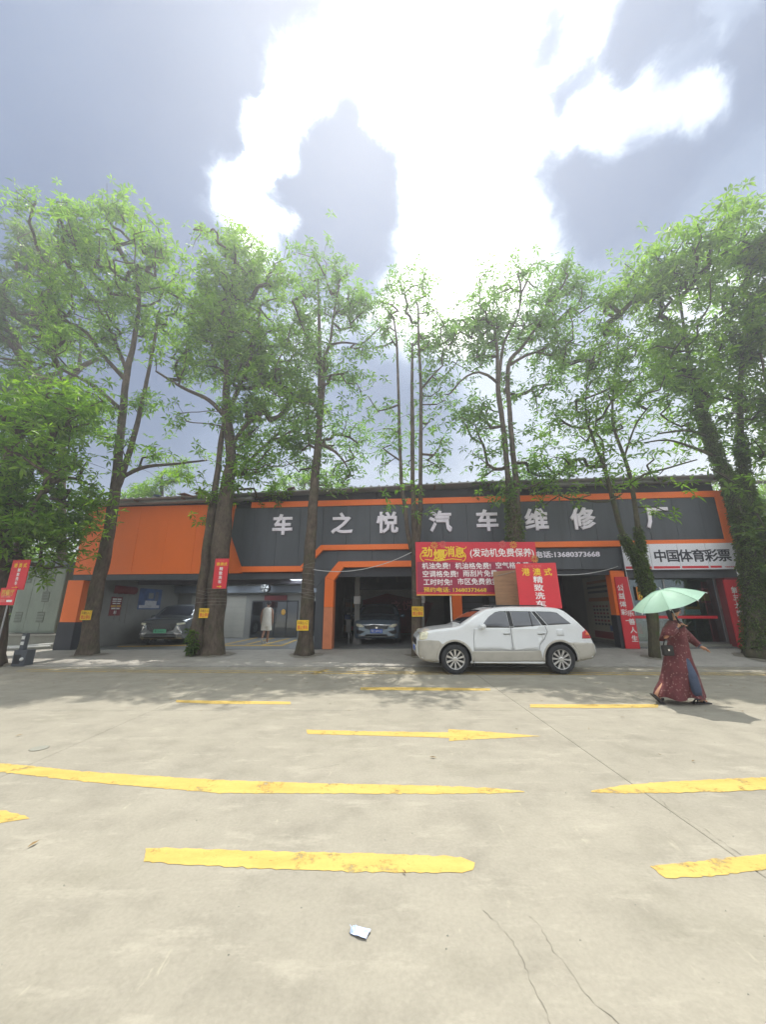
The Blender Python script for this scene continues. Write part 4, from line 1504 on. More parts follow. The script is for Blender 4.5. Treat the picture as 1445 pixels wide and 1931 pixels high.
def hand_chains(w, d, up, s=1.0, curl=.5):
    """palm and five fingers from a wrist point, pointing along d"""
    w, d, up = Vector(w), Vector(d).normalized(), Vector(up).normalized()
    sd_ = d.cross(up).normalized()
    up = sd_.cross(d).normalized()
    out = []
    palm = w + d * .075 * s
    out.append([(w, .024 * s), (w + d * .035 * s, (.034 * s, .020 * s)), (palm, (.036 * s, .017 * s))])
    for k, (o, l) in enumerate(((-.030, .062), (-.010, .075), (.010, .072), (.030, .055))):
        b = palm + sd_ * o * s - d * .012 * s
        m_ = b + d * l * .55 * s - up * .012 * curl * s
        e = m_ + d * l * .5 * s - up * .035 * curl * s
        out.append([(b, .0085 * s), (m_, .008 * s), (e, .007 * s)])
    b = w + d * .03 * s - sd_ * .026 * s
    out.append([(b, .011 * s), (b + d * .03 * s - sd_ * .03 * s - up * .01 * s, .0095 * s), (b + d * .06 * s - sd_ * .035 * s - up * .02 * s, .008 * s)])
    return out


def woman():
    YB = 6.85
    base = at(1283, 1326, YB)
    loc = Vector((base.x, YB, 0))
    t = thing('person', 'person in a long maroon dress walking under a pale green umbrella', 'person', loc)

    def W(cx, cy, dy=0.0):
        return at(1150 + cx / 4.898, 1080 + cy / 4.898, YB + dy) - loc
    # body: head, neck, trunk, arms, legs
    pel, sp, chst, nk = W(615, 700), W(608, 600), W(600, 510), W(592, 425)
    hd0, hd1, hd2 = W(600, 385), W(606, 345), W(604, 308)
    shN, elN, wrN = W(575, 482, -.15), W(505, 605, -.22), W(628, 500, -.20)
    shF, elF, wrF = W(618, 486, .14), W(735, 600, .12), W(848, 686, .02)
    hipF, knF, anF = W(640, 720, .05), W(728, 930, .02), W(806, 1170, -.02)
    hipN, knN, anN = W(595, 720, -.04), W(572, 940, -.02), W(428, 1125, -.03)
    anF.z = max(anF.z, .075)
    toF = Vector((anF.x + .17, anF.y, .03))
    heF = Vector((anF.x - .05, anF.y, .035))
    toN = Vector((anN.x + .07, anN.y, .028))
    ch = [[(pel, .085), (sp, .08), (chst, .09), (nk, .045), (hd0, .055), (hd1, (.085, .072)), (hd2, (.075, .065))],
          [(chst, .09), (shN, .05), (elN, .038), (wrN, .024)], [(chst, .09), (shF, .05), (elF, .036), (wrF, .024)],
          [(pel, .085), (hipF, .065), (knF, .055), (anF, .036), (toF, (.036, .022))], [(pel, .085), (hipN, .065), (knN, .042), (anN, .036), (toN, (.034, .022))],
          [(hd1 + Vector((.075, 0, -.005)), .014), (hd1 + Vector((.100, 0, -.022)), .011)]]
    ch += hand_chains(wrF, W(925, 718, 0) - wrF, (0, 0, 1), 1.05, .6)
    ch += hand_chains(wrN, W(660, 455, -.19) - wrN, (-1, 0, .3), 1.0, 2.2)
    figure(ch, 'skin', t)
    # hair with a low pony tail
    hb_ = MB()
    hb_.ball(hd1 + Vector((-.022, 0, .035)), (.098, .088, .105), nu=18, nv=12)
    hb_.tube([hd1 + Vector((-.09, 0, .03)), hd1 + Vector((-.13, 0, -.03)), hd1 + Vector((-.12, -.01, -.14)), hd1 + Vector((-.10, -.02, -.24))], [.045, .042, .034, .012], 10)
    hb_.build('hair', 'hair', t, smooth=True)
    for sg in (-1, 1):
        MB().ball(hd1 + Vector((.078, sg * .032, .012)), (.010, .012, .008), nu=8, nv=6).build('eye', 'dark_print', t, smooth=True)
    MB().ball(hd1 + Vector((.082, 0, -.050)), (.008, .022, .006), nu=8, nv=6).build('mouth', 'pink_print', t, smooth=True)
    # dress: rings read from the outline, with folds growing towards the hem
    rows = [(436, 572, 626), (455, 555, 648), (482, 540, 668), (530, 540, 682), (590, 553, 690), (640, 562, 700), (690, 548, 715), (760, 522, 735), (820, 513, 757), (900, 505, 790), (1000, 478, 830), (1080, 432, 858), (1130, 418, 876), (1146, 430, 878)]
    rings = []
    n = 72
    for i, (cy, a, b) in enumerate(rows):
        pa, pb = W(a, cy), W(b, cy)
        c, rx = (pa + pb) / 2, (pb - pa).length / 2
        ry = min(max(rx * .80, .17), .21) if i > 2 else rx * 1.1
        if 2 <= i <= 4:
            ry = .165
        f = max(0, (i - 5) / 8)
        rings.append([(c.x + rx * math.cos(q) * (1 + .035 * f * math.sin(9 * q + 1)), c.y + ry * math.sin(q) * (1 + .26 * f * math.sin(7 * q + .6 + cy * .002) + .12 * f * math.sin(13 * q + cy * .004)), c.z + (.02 * f * math.sin(5 * q + 2) if i > 11 else 0)) for q in [2 * math.pi * k / n for k in range(n)]])
    MB().loft(rings, cap=False).build('dress', 'dress', t, smooth=True)
    for a, b, c, r0, r1 in ((shN, elN, wrN, .088, .062), (shF, elF, wrF, .080, .055)):
        e = c.lerp(b, .18)
        MB().tube([a + (a - b).normalized() * .03, a.lerp(b, .5), b, b.lerp(e, .5), e], [r0 * .9, r0, r0 * .98, r1 * 1.1, r1], 14).build('sleeve', 'dress', t, smooth=True)
        MB().tube([e.lerp(b, .02), e.lerp(c, .55)], [.042, .036], 12).build('cuff', 'denim', t, smooth=True)
    # jeans showing through the side slit
    k0, k1 = W(700, 840, -.15), W(830, 1160, -.17)
    MB().tube([W(690, 800, -.10), W(765, 960, -.20), W(802, 1080, -.20), W(815, 1150, -.15)], [.07, .075, .072, .066], 14).build('trouser_leg', 'denim', t, smooth=True)
    # sandals
    for a, o_, back in ((toF, anF, 0), (toN, anN, 1)):
        d = (a - o_)
        if not back:
            P_ = [(-.07, 0, 0), (.05, 0, 0), (.19, 0, 0)]
            mb_ = MB().hexa([(o_.x - .075, o_.y - .04, .0), (o_.x + .21, o_.y - .045, 0), (o_.x + .21, o_.y + .045, 0), (o_.x - .075, o_.y + .04, 0), (o_.x - .075, o_.y - .04, .028), (o_.x + .21, o_.y - .045, .02), (o_.x + .21, o_.y + .045, .02), (o_.x - .075, o_.y + .04, .028)])
            mb_.tube([(o_.x + .10, o_.y - .048, .015), (o_.x + .09, o_.y, .075), (o_.x + .10, o_.y + .048, .015)], .018, 8)
            mb_.tube([(o_.x - .04, o_.y - .044, .02), (o_.x + .03, o_.y, .10), (o_.x - .04, o_.y + .044, .02)], .012, 8)
        else:
            h = o_ + Vector((-.065, 0, .01))
            mb_ = MB().hexa([(h.x - .02, h.y - .04, h.z), (a.x + .0, a.y - .045, .005), (a.x + .0, a.y + .045, .005), (h.x - .02, h.y + .04, h.z), (h.x + .01, h.y - .04, h.z + .012), (a.x + .05, a.y - .045, .012), (a.x + .05, a.y + .045, .012), (h.x + .01, h.y + .04, h.z + .012)])
            mb_.tube([(a.x - .02, a.y - .05, .06), (a.x + .045, a.y, .075), (a.x - .02, a.y + .05, .06)], .018, 8)
        mb_.build('sandal', 'sandal', t)
    # bag on the near hip
    c = W(545, 708, -.19)
    bg = thing('shoulder_bag', 'small black shoulder bag hanging at the hip of the walking woman', 'bag', loc + c)
    MB().box((-.11, -.035, -.10), (.07, .035, .07)).build('pouch', 'bag_black', bg, bevel=.02)
    q = shF - c
    MB().tube([(-.08, 0, .06), (-.02, -.03, .25), tuple(Vector((q.x, -.02, q.z + .07)))], .010, 6).build('strap', 'bag_black', bg)
    MB().box((-.04, -.041, -.02), (-.01, -.036, .01)).build('buckle', 'chrome', bg)
    # umbrella, tipped back and towards the road
    cc = at(1150 + 532 / 4.898, 1080 + 268 / 4.898, YB - .10)
    ax = Vector((-.34, -.02, .92)).normalized()
    u = Vector((1, 0, 0)) - ax * ax.x
    u.normalize()
    v = ax.cross(u)
    um = thing('umbrella', 'pale mint green folding umbrella held over the walking woman', 'umbrella', cc)
    Rd, H = .57, .22
    S = 8
    a0 = R(8)

    def pt(k, f):                    # along a rib
        a = a0 + 2 * math.pi * k / S
        r = Rd * f
        return ax * (H * (1 - f ** 1.9)) + (u * math.cos(a) + v * math.sin(a)) * r
    for k in range(S):
        mb_ = MB()
        nf, na = 8, 6
        vs, fs = [], []
        for i in range(nf + 1):
            f = .02 + .98 * i / nf
            p0, p1 = pt(k, f), pt(k + 1, f)
            for j in range(na + 1):
                w_ = j / na
                p = p0.lerp(p1, w_)
                bow = 4 * w_ * (1 - w_)
                p = p - ax * (.034 * bow * f) - (p - ax * p.dot(ax)) * (.075 * bow * (f ** 3))
                vs.append(p)
        for i in range(nf):
            for j in range(na):
                q = i * (na + 1) + j
                fs.append((q, q + 1, q + na + 2, q + na + 1))
        mb_.add(vs, fs)
        mb_.build('panel', 'umbrella_green', um, smooth=True)
        MB().tube([pt(k, f) - ax * .008 for f in (0, .2, .4, .6, .8, 1.0)], .0035, 5).build('rib', 'steel', um)
        MB().tube([pt(k, f) + ax * .001 for f in (.03, .2, .4, .6, .8, 1.0)], .004, 5).build('seam', 'umbrella_green', um)
        MB().tube([pt(k, 1.0), pt(k, 1.0) - ax * .02 + (pt(k, 1) - ax * pt(k, 1).dot(ax)) * .03], .006, 6).build('rib_tip', 'white_plastic', um)
    hnd = loc + wrN + (W(660, 455, -.19) - wrN).normalized() * .075 - cc
    MB().tube([ax * (H + .035), ax * .0, hnd + (ax * .12)], .006, 8).build('shaft', 'steel', um)
    MB().tube([hnd + ax * .14, hnd, hnd - ax * .07], [.012, .016, .018], 10).build('handle', 'bag_black', um, smooth=True)
    MB().tube([ax * (H - .002), ax * (H + .05)], [.012, .006], 8).build('finial', 'white_plastic', um)


woman()


def man():
    c = at(500, 1211, 16.35)
    zg = floor_z((Vector((c.x, 16.35, 0)) - FA).dot(FU))
    t = thing('person', 'person in a cream sleeveless top and shorts walking towards the glass doors', 'person', (c.x, 16.35, zg), R(4))
    h = 1.72 / 1.75
    V_ = lambda x, y, z: Vector((x, y, z * h))
    pel, sp, chst, nk = V_(0, 0, .93), V_(0, .01, 1.12), V_(0, .02, 1.33), V_(.01, .03, 1.50)
    hd0, hd1, hd2 = V_(.02, .05, 1.565), V_(.03, .06, 1.64), V_(.03, .06, 1.70)
    ch = [[(pel, (.14, .11)), (sp, (.13, .10)), (chst, (.16, .11)), (nk, .052), (hd0, .062), (hd1, (.078, .092)), (hd2, (.070, .082))]]
    for sg, sw in ((-1, .06), (1, -.05)):
        sh_, el, wr = V_(sg * .19, .02, 1.41), V_(sg * .245, -.02 + sw * .3, 1.13), V_(sg * .255, .02 + sw, .89)
        ch.append([(chst, (.16, .11)), (sh_, .058), (el, .042), (wr, .030)])
        ch += hand_chains(wr, (sg * .05, .2, -1), (sg, 0, 0), 1.05, .8)
        hip = V_(sg * .09, 0, .90)
        if sg > 0:
            kn, an, to = V_(.085, .05, .50), V_(.08, -.02, .085), V_(.085, .16, .03)
        else:
            kn, an, to = V_(-.075, .02, .50), V_(-.07, -.30, .24), V_(-.07, -.22, .05)
        ch.append([(pel, (.14, .11)), (hip, .095), (kn, .058), (kn.lerp(an, .35), .055), (an, .038), (to, (.042, .025))])
    figure(ch, 'skin_tan', t)
    n = 28
    rings = []
    for z, rx, ry, cy in ((.80, .205, .150, 0), (.95, .195, .145, .005), (1.12, .190, .135, .01), (1.30, .205, .138, .02), (1.40, .205, .120, .02), (1.45, .165, .098, .025), (1.485, .085, .075, .03)):
        rings.append([(rx * math.cos(q) * (1 + .02 * math.sin(5 * q + z * 9)), cy + ry * math.sin(q), z * h + .012 * math.sin(3 * q)) for q in [2 * math.pi * k / n for k in range(n)]])
    MB().loft(rings, cap=False).build('top', 'cloth_cream', t, smooth=True)
    mb_ = MB()
    mb_.loft([[(rx * math.cos(q), ry * math.sin(q), z * h) for q in [2 * math.pi * k / n for k in range(n)]] for z, rx, ry in ((.70, .20, .14), (.84, .195, .14), (.96, .18, .13))], cap=False)
    for sg, dy in ((1, .045), (-1, .015)):
        mb_.tube([V_(sg * .09, 0, .86), V_(sg * .095, dy * .5, .70), V_(sg * .098, dy, .53)], [.115, .122, .128], 16, cap=False)
    mb_.build('shorts', 'cloth_cream', t, smooth=True)
    MB().ball(hd1 + Vector((0, -.012, .035)), (.095, .105, .098), nu=16, nv=10).build('hair', 'hair', t, smooth=True)
    for sg in (-1, 1):
        MB().ball(hd1 + Vector((sg * .085, .0, -.02)), (.012, .022, .035), nu=8, nv=6).build('ear', 'skin_tan', t, smooth=True)
    a = V_(.083, .05, 0)
    MB().box((a.x - .045, -.09, .0), (a.x + .045, .20, .025)).tube([(a.x - .048, .12, .02), (a.x, .10, .08), (a.x + .048, .12, .02)], .016, 8).build('sandal', 'white_plastic', t, bevel=.006)
    b = V_(-.07, -.30, .24)
    MB().hexa([(b.x - .04, b.y - .05, b.z - .02), (b.x + .04, b.y - .05, b.z - .02), (b.x + .045, b.y + .10, .02), (b.x - .045, b.y + .10, .02), (b.x - .04, b.y - .072, b.z - .01), (b.x + .04, b.y - .072, b.z - .01), (b.x + .045, b.y + .078, .01), (b.x - .045, b.y + .078, .01)]).build('sandal', 'white_plastic', t, bevel=.004)


man()

# red board and plywood board standing on the white car's roof, leaning on the rails
def quad_board(name, label, cat, pix, Y, m, thick=.018):
    q = [at(px, py, y) for (px, py), y in zip(pix, Y)]      # TL TR BR BL
    o = (q[3] + q[2]) / 2
    t = thing(name, label, cat, o)
    r = (q[2] - q[3]).normalized()
    u = ((q[0] + q[1]) / 2 - o)
    nn = r.cross(u.normalized()).normalized()
    mb = MB()
    back = [p - nn * thick for p in q]
    mb.hexa([q[3] - o, q[2] - o, back[2] - o, back[3] - o, q[0] - o, q[1] - o, back[1] - o, back[0] - o])
    mb.build('board', m, t)
    return t, r, u, (q[2] - q[3]).length, (q[1] - q[0]).length


YR = 10.35
t, r, u, w0, w1 = quad_board('wash_sign', 'large red sign board standing on the roof of the white car', 'sign', [(972, 1063), (1048, 1061), (1061, 1147), (981, 1147)], [YR + .02, YR + .02, YR - .10, YR - .10], 'sign_red')
t['group'] = 'red car wash signs'
un = u.normalized()
Hh = u.length
nn = r.cross(un)
text('lettering', '珠海车之悦', 'pink_print', t, u * .93 - r * .10 + nn * .001, r, un, .075, width=.52, bold=.005, depth=.002)
for k, ch in enumerate('港澳式'):
    text('letter', ch, 'yellow_print', t, u * .80 + r * (-.30 + .31 * k) + nn * .001, r, un, .22, bold=.018, depth=.004)
for k, ch in enumerate('精致洗车'):
    text('letter', ch, 'white_print', t, u * (.625 - .178 * k) + r * .01 + nn * .001, r, un, Hh * .155, width=.27, bold=.018, depth=.004)
MB().tube([u * .5 - nn * .02, Vector((0.1, .55, 0.02))], .012, 6).build('prop', 'steel', t)
t, r, u, w0, w1 = quad_board('plywood_board', 'bare brown plywood board propped behind the red sign on the car roof', 'board', [(930, 1078), (974, 1074), (986, 1147), (937, 1147)], [YR + .55, YR + .50, YR + .40, YR + .45], 'plywood')
nn = r.cross(u.normalized())
MB().tube([u * .85 - r * .27 + nn * .012, u * .97 + r * .28 + nn * .012], .008, 5).build('cord', 'wire_grey', t)

# ------------------------------------------------------------------ signs and things on and around the building


# lottery sign: a shallow box in four panels
ls = thing('lottery_sign', 'white shop sign with dark blue Chinese lettering over the lottery shop', 'sign', fw(22.4, -0.10, 3.28), FANG)
MB().box((-1.86, -0.10, -0.45), (1.80, 0.06, 0.46)).build('box', 'anthracite', ls, bevel=0.006)
for k in range(4):
    x0 = -1.84 + k * 0.905
    MB().box((x0 + .004, -0.112, -0.435), (x0 + .897, -0.1015, 0.448)).build('panel', 'sign_white', ls)
    if k < 3:
        MB().box((x0 + .03, -0.116, -.40), (x0 + .87, -0.1125, -.32)).build('stripe', 'sign_red', ls)
MB().box((.90, -0.116, -.39), (1.25, -0.1125, -.32)).build('stripe', 'sign_red', ls)
for k, ch in enumerate('中国体育彩票'):
    text('letter', ch, 'dark_print', ls, (-0.63 + k * 0.408, -0.113, 0.03), X, Z, 0.43, bold=0.02, depth=0.006)
text('lettering', '中国体育彩票', 'sign_red', ls, (1.35, -0.113, -.36), X, Z, 0.05, width=.36, depth=0.003, align='L')


def slogan(s, z0, z1, w, words, label, lean=0.0, d=-0.10, lab2=None):
    """a tall red slogan board with two columns of characters"""
    t = thing('slogan_board', label, 'slogan board', fw(s, d, z0), FANG, 'red slogan boards on the lottery shop pillars')
    h = z1 - z0
    MB().box((-w / 2, -.03, 0), (w / 2, .03, h)).build('board', 'sign_red', t, bevel=0.005)
    a, b = words
    for k, ch in enumerate(a):
        text('letter', ch, 'white_print', t, (-w * .22 if b else 0, -.031, h * .84 - k * h * .115), X, Z, h * .088, bold=.02)
    for k, ch in enumerate(b):
        text('letter', ch, 'white_print', t, (w * .22, -.031, h * .48 - k * h * .115), X, Z, h * .088, bold=.02)
    xs_ = -w * .05
    MB().box((xs_, -.034, h * .55), (xs_ + .012, -.0305, h * .90)).build('bracket_line', 'white_print', t)
    MB().box((-w * .22, -.034, h * .375), (w * .05, -.0305, h * .385)).build('bracket_line', 'white_print', t)
    return t


slogan(20.44, 0.30, 2.62, 0.44, ('公益体彩', '乐善人生'), 'tall red slogan board on the pillar at the left of the lottery shop')
slogan(23.92, 0.36, 2.50, 0.50, ('第三大奖', ''), 'wide red slogan board on the pillar at the right of the lottery shop')
slogan(24.36, 0.45, 1.70, 0.24, ('喜喜百奖', ''), 'narrow short red slogan board at the far right corner of the building', d=-0.02)

# red banner on posts in front of the second opening
def banner():
    Y = 11.2
    p = [at(783, 1022, Y), at(1007, 1021, Y), at(1012, 1120, Y), at(786, 1123, Y)]
    c0 = p[3]
    t = thing('banner_sign', 'large red advertising board with yellow and white lettering behind the white car', 'sign board', (c0.x, Y, 0), 0)
    w = p[1].x - p[0].x + .02
    zt, zb = p[0].z, p[3].z
    h = zt - zb
    MB().box((0, 0, zb), (w, .03, zt)).build('board', 'banner_red', t)
    MB().box((.03, -.004, zb + .10), (w - .03, -.001, zb + h * .62)).build('plum_panel', 'banner_plum', t)
    MB().box((0, -.004, zb + .003), (w, -.001, zb + .035)).build('gold_edge', 'gold_print', t)
    for x in (1.02, 3.3):
        MB().tube([(x, .055, ground_z(c0.x + x, Y) - .02), (x, .055, zt - .05)], .022, 8).build('post', 'white_plastic', t)
    tx = lambda px: (px - 783) / 224.0 * w
    tz = lambda py: zt - (py - 1021.5) / 100.0 * h
    yl = -.004
    # ornate heading
    for ch, px, py, sz in (('劲', 804, 1041, .33), ('爆', 827, 1047, .37), ('消', 846, 1040, .33), ('息', 865, 1042, .33)):
        text('letter', ch, 'yellow_print', t, (tx(px), yl, tz(py)), X, Z, sz, bold=.022, depth=.006)
    for cx, sg in ((795, 1), (872, -1)):
        pts = []
        for k in range(22):
            a = k / 21 * 1.7 * math.pi
            r = .17 * (1 - k / 30)
            pts.append((tx(cx) - sg * r * math.sin(a) * .8 + sg * .05, yl - .006, tz(1048) - r * math.cos(a)))
        MB().tube(pts, .014, 5).build('flourish', 'yellow_print', t)
    MB().tube([(tx(858), yl - .006, tz(1030)), (tx(866), yl - .006, tz(1033)), (tx(874), yl - .006, tz(1035)), (tx(878), yl - .006, tz(1031))], .013, 5).build('flourish', 'yellow_print', t)
    MB().tube([(tx(800), yl - .006, tz(1055)), (tx(825), yl - .006, tz(1058)), (tx(850), yl - .006, tz(1054)), (tx(868), yl - .006, tz(1056))], .013, 5).build('flourish', 'yellow_print', t)
    for cx, cy, m in ((818, 1028, 'gold_print'), (834, 1026, 'pink_print'), (946, 1026, 'pink_print'), (966, 1027, 'gold_print'), (1003, 1054, 'gold_print')):
        mb = MB()
        for k in range(10):
            a = k * math.pi / 5
            mb.tube([(tx(cx) + .03 * math.cos(a), yl - .002, tz(cy) + .03 * math.sin(a)), (tx(cx) + .11 * math.cos(a), yl - .002, tz(cy) + .11 * math.sin(a))], [.006, .022], 4)
        tag(mb.build('flower_print', m, t), kind='stuff')
    L_ = lambda s, px0, px1, py, m='white_print', sz=.20, b=.014: text('lettering', s, m, t, (tx(px0), yl, tz(py)), X, Z, sz, width=tx(px1) - tx(px0), bold=b, depth=.003, align='L')
    L_('(发动机免费保养)', 884, 1003, 1042, sz=.27)
    L_('机油免费!', 794, 846, 1067)
    L_('机油格免费!', 855, 921, 1067)
    L_('空气格免费!', 930, 995, 1066)
    L_('空调格免费!', 795, 860, 1082)
    L_('雨刮片免费!', 869, 935, 1081)
    L_('工时时免!', 796, 848, 1097)
    L_('市区免费救援!', 858, 937, 1096)
    L_('预约电话: 13680373668', 796, 910, 1111, 'yellow_print', .15, .012)


banner()


def wash_sign(name, label, W, H, loc, rotz, group=None, arrow=True, thick=.02):
    t = thing(name, label, 'sign', loc, rotz, group)
    MB().box((-W / 2, 0, 0), (W / 2, thick, H)).build('board', 'sign_red', t)
    text('lettering', '珠海车之悦', 'pink_print', t, (-W * .08, -.001, H * .925), X, Z, H * .05, width=W * .44, bold=.005, depth=.002)
    for k, ch in enumerate('港澳式'):
        text('letter', ch, 'yellow_print', t, (W * (-.26 + .27 * k), -.001, H * .815), X, Z, min(W * .25, H * .15), bold=.018, depth=.004)
    hh = H * (.122 if arrow else .14)
    for k, ch in enumerate('精致洗车'):
        text('letter', ch, 'white_print', t, (0, -.001, H * (.655 - (.145 if arrow else .17) * k)), X, Z, hh, bold=.018, depth=.004)
    if arrow:
        z = H * .065
        a = W * .18
        MB().plate([(-a, z - .012), (a * .2, z - .012), (a * .2, z - .04), (a, z), (a * .2, z + .04), (a * .2, z + .012), (-a, z + .012)], -.005, -.001).build('arrow', 'yellow_print', t)
    return t

# ------------------------------------------------------------------ trees
def tree_base(px, Y):
    return at(px, 1150, Y).x


class Tree:
    """trunk and limbs along given stems; boughs and twigs grown out to the leaf clumps"""

    def __init__(s, label, Y, stems, blobs, leaf='leaf_bright', n_per=1.0, leaf_len=0.24, ros=3.0, seed=1, bark='bark', name='tree', group='tall street trees in front of the building', depth=1.0, cat='tree', extra_part=None, bare=0.0, base=None, fat=0.80):
        s.r = np.random.default_rng(seed)
        s.Y = Y
        self_nodes, self_rad = [], []
        s.stem_paths = []
        for st in stems:
            pts, rad = [], []
            for q in st:
                px, py, w = q[0], q[1], q[2]
                yy = Y + (q[3] if len(q) > 3 else 0)
                p = at(px, py, yy)
                r = ray(px, py)
                zc = yy / r.y
                pts.append(p)
                rad.append(max(0.02, w * 0.5 * zc / FOC * 0.92 * fat))
            s.stem_paths.append((pts, rad))
        b0 = s.stem_paths[0][0][0]
        gz_ = ground_z(b0.x, b0.y)
        s.loc = Vector((b0.x, b0.y, gz_))
        for pts, rad in s.stem_paths:
            if abs(pts[0].z - gz_) < 0.5:
                pts[0].z = gz_ - 0.08
        s.root = thing(name, label, cat, s.loc, 0, group)
        s.trunk(bark)
        if gz_ > 0.02:
            r0 = s.stem_paths[0][1][0]
            n = 26
            rim = []
            for k in range(n):
                a = 2 * math.pi * k / n
                rr = r0 * 1.3 + 0.06 + 0.06 * math.sin(3 * a + s.r.uniform(0, .6)) + s.r.uniform(-.05, .06)
                x, y = rr * 1.25 * math.cos(a), rr * math.sin(a)
                rim.append((x, y, ground_z(s.loc.x + x, s.loc.y + y) - gz_ + .010))
            MB().add(rim + [(0, 0, .05)], [(k, (k + 1) % n, n) for k in range(n)]).build('soil_patch', 'tree_dirt', s.root)
        s.grow(blobs, n_per, depth, bare)
        s.branches(bark)
        s.leaves(leaf, leaf_len, ros)

    def resample(s, pts, rad, step):
        out, ro = [], []
        n = len(pts)
        for i in range(n - 1):
            p0, p1, p2, p3 = pts[max(0, i - 1)], pts[i], pts[i + 1], pts[min(n - 1, i + 2)]
            k = max(1, int((p2 - p1).length / step))
            for q in range(k):
                t = q / k
                p = 0.5 * ((2 * p1) + (p2 - p0) * t + (2 * p0 - 5 * p1 + 4 * p2 - p3) * t * t + (3 * p1 - p0 - 3 * p2 + p3) * t ** 3)
                out.append(p)
                ro.append(rad[i] * (1 - t) + rad[i + 1] * t)
        out.append(pts[-1])
        ro.append(rad[-1])
        return out, ro

    def trunk(s, bark):
        s.nodes, s.noder = [], []
        n_side = 14
        for k, (pts, rad) in enumerate(s.stem_paths):
            P, Rr = s.resample(pts, rad, 0.22)
            mb = MB()
            rings = []
            ph = s.r.uniform(0, 6.28, 6)
            for i, p in enumerate(P):
                d = (P[min(i + 1, len(P) - 1)] - P[max(0, i - 1)]).normalized()
                up = Vector((0, 1, 0)) - d * d.y
                up = up.normalized() if up.length > .05 else d.orthogonal().normalized()
                w = d.cross(up)
                h = p.z - s.loc.z
                ring = []
                for q in range(n_side):
                    a = 2 * math.pi * q / n_side
                    flare = (1 + 0.32 * math.exp(-max(0, h) / 0.22) * (0.6 + 0.4 * math.cos(4 * a + ph[0]))) if h < 1.5 else 1.0
                    rr = Rr[i] * flare * (1 + .09 * math.sin(3 * a + ph[1] + h * 1.1) + .06 * math.sin(5 * a + ph[2] - h * 2.3) + .05 * math.sin(h * 5 + ph[3] + a) + s.r.uniform(-.03, .03))
                    ring.append(p - s.loc + (up * math.cos(a) + w * math.sin(a)) * rr)
                rings.append(ring)
                if h > 2.2:
                    s.nodes.append(p)
                    s.noder.append(Rr[i])
            mb.loft(rings)
            nm = 'trunk' if rad[0] > 0.09 else 'limb'
            o = mb.build(nm, bark, s.root, smooth=True)
        s.n_stem = len(s.nodes)

    def grow(s, blobs, n_per, depth, bare):
        att = []
        for b in blobs:
            cx, cy, rx, ry = b[:4]
            yy = s.Y + (b[4] if len(b) > 4 else 0)
            dens = b[5] if len(b) > 5 else 1.0
            c = at(cx, cy, yy)
            m = yy / ray(cx, cy).y / FOC
            RX, RZ = rx * m, ry * m / 0.9
            RY = min(RX, RZ) * depth
            n = max(4, int(dens * n_per * 17.0 * (RX * RZ * RY) ** (2 / 3.)))
            v = s.r.normal(size=(n, 3))
            v /= np.linalg.norm(v, axis=1)[:, None]
            rad = s.r.uniform(0.12, 1.0, n) ** 0.45
            q = v * rad[:, None] * np.array([RX, RY, RZ])
            nc = max(2, n // 7)                 # twigs gather in clumps with gaps between
            q = q[s.r.integers(0, nc, n)] + s.r.normal(size=(n, 3)) * np.array([.40, .40, .32])
            for a in q:
                p = c + Vector(a)
                if p.z > s.loc.z + 2.0:
                    att.append(p)
        A = np.array([list(p) for p in att])
        nodes = [list(p) for p in s.nodes]
        parent = [-1] * len(nodes)
        N0 = len(nodes)
        d = np.min(np.linalg.norm(A[:, None, :] - np.array(nodes)[None], axis=2), axis=1)
        order = np.argsort(d)
        s.tips = []
        arr = np.zeros((N0 + 12 * len(A), 3))
        arr[:N0] = nodes
        n = N0
        s.chains = []
        for idx in order:
            a = A[idx]
            dv = arr[:n] - a
            dist = np.linalg.norm(dv, axis=1) + 0.9 * np.maximum(0, arr[:n, 2] - a[2]) + 0.25 * np.abs(dv[:, 2]) * (np.arange(n) < N0)
            j = int(np.argmin(dist))
            p0 = Vector(arr[j])
            p1 = Vector(a)
            Ld = (p1 - p0).length
            k = max(1, min(9, int(Ld / 0.30)))
            side = Vector(s.r.normal(size=3)) * 0.11 * Ld
            sag = Vector((0, 0, -0.10 * Ld))
            chain = [j]
            for q in range(1, k + 1):
                t = q / k
                w = 4 * t * (1 - t)
                p = p0.lerp(p1, t) + (side + sag) * w * 0.6 + (Vector(s.r.normal(size=3)) * 0.025 if q < k else Vector((0, 0, 0)))
                arr[n] = p
                parent.append(j if q == 1 else n - 1)
                chain.append(n)
                n += 1
            s.chains.append(chain)
            s.tips.append(n - 1)
        s.arr = arr[:n]
        s.parent = parent
        cnt = np.zeros(n)
        for t in s.tips:
            i = t
            while i >= N0:
                cnt[i] += 1
                i = parent[i]
        s.cnt = cnt
        s.N0 = N0

    def branches(s, bark):
        mb = MB()
        loc = s.loc
        for ch in s.chains:
            pts = [Vector(s.arr[i]) - loc for i in ch]
            rad = []
            for q, i in enumerate(ch):
                c = s.cnt[ch[1]] if q == 0 else s.cnt[i]
                rad.append(0.0075 + 0.0115 * max(0, c - 1) ** 0.56)
            mb.tube(pts, rad, 5 if rad[0] > .025 else 3, cap=False)
        o = mb.build('branches', bark, s.root, smooth=True)
        tag(o, kind='stuff')

    def leaves(s, leaf, LL, ros):
        r = s.r
        loc = np.array(s.loc)
        C = []
        for ch in s.chains:
            e = s.arr[ch[-1]]
            k = max(1, int(r.poisson(ros * 1.15)))
            for _ in range(k):
                C.append(e + r.normal(size=3) * 0.21)
            for i in ch[max(1, len(ch) // 2):-1]:
                if r.random() < 0.5:
                    C.append(s.arr[i] + r.normal(size=3) * 0.16)
        C = np.array(C)
        o = leaf_mesh('crown', C - loc, LL, r, leaf, s.root)
        s.n_leaf = len(C)


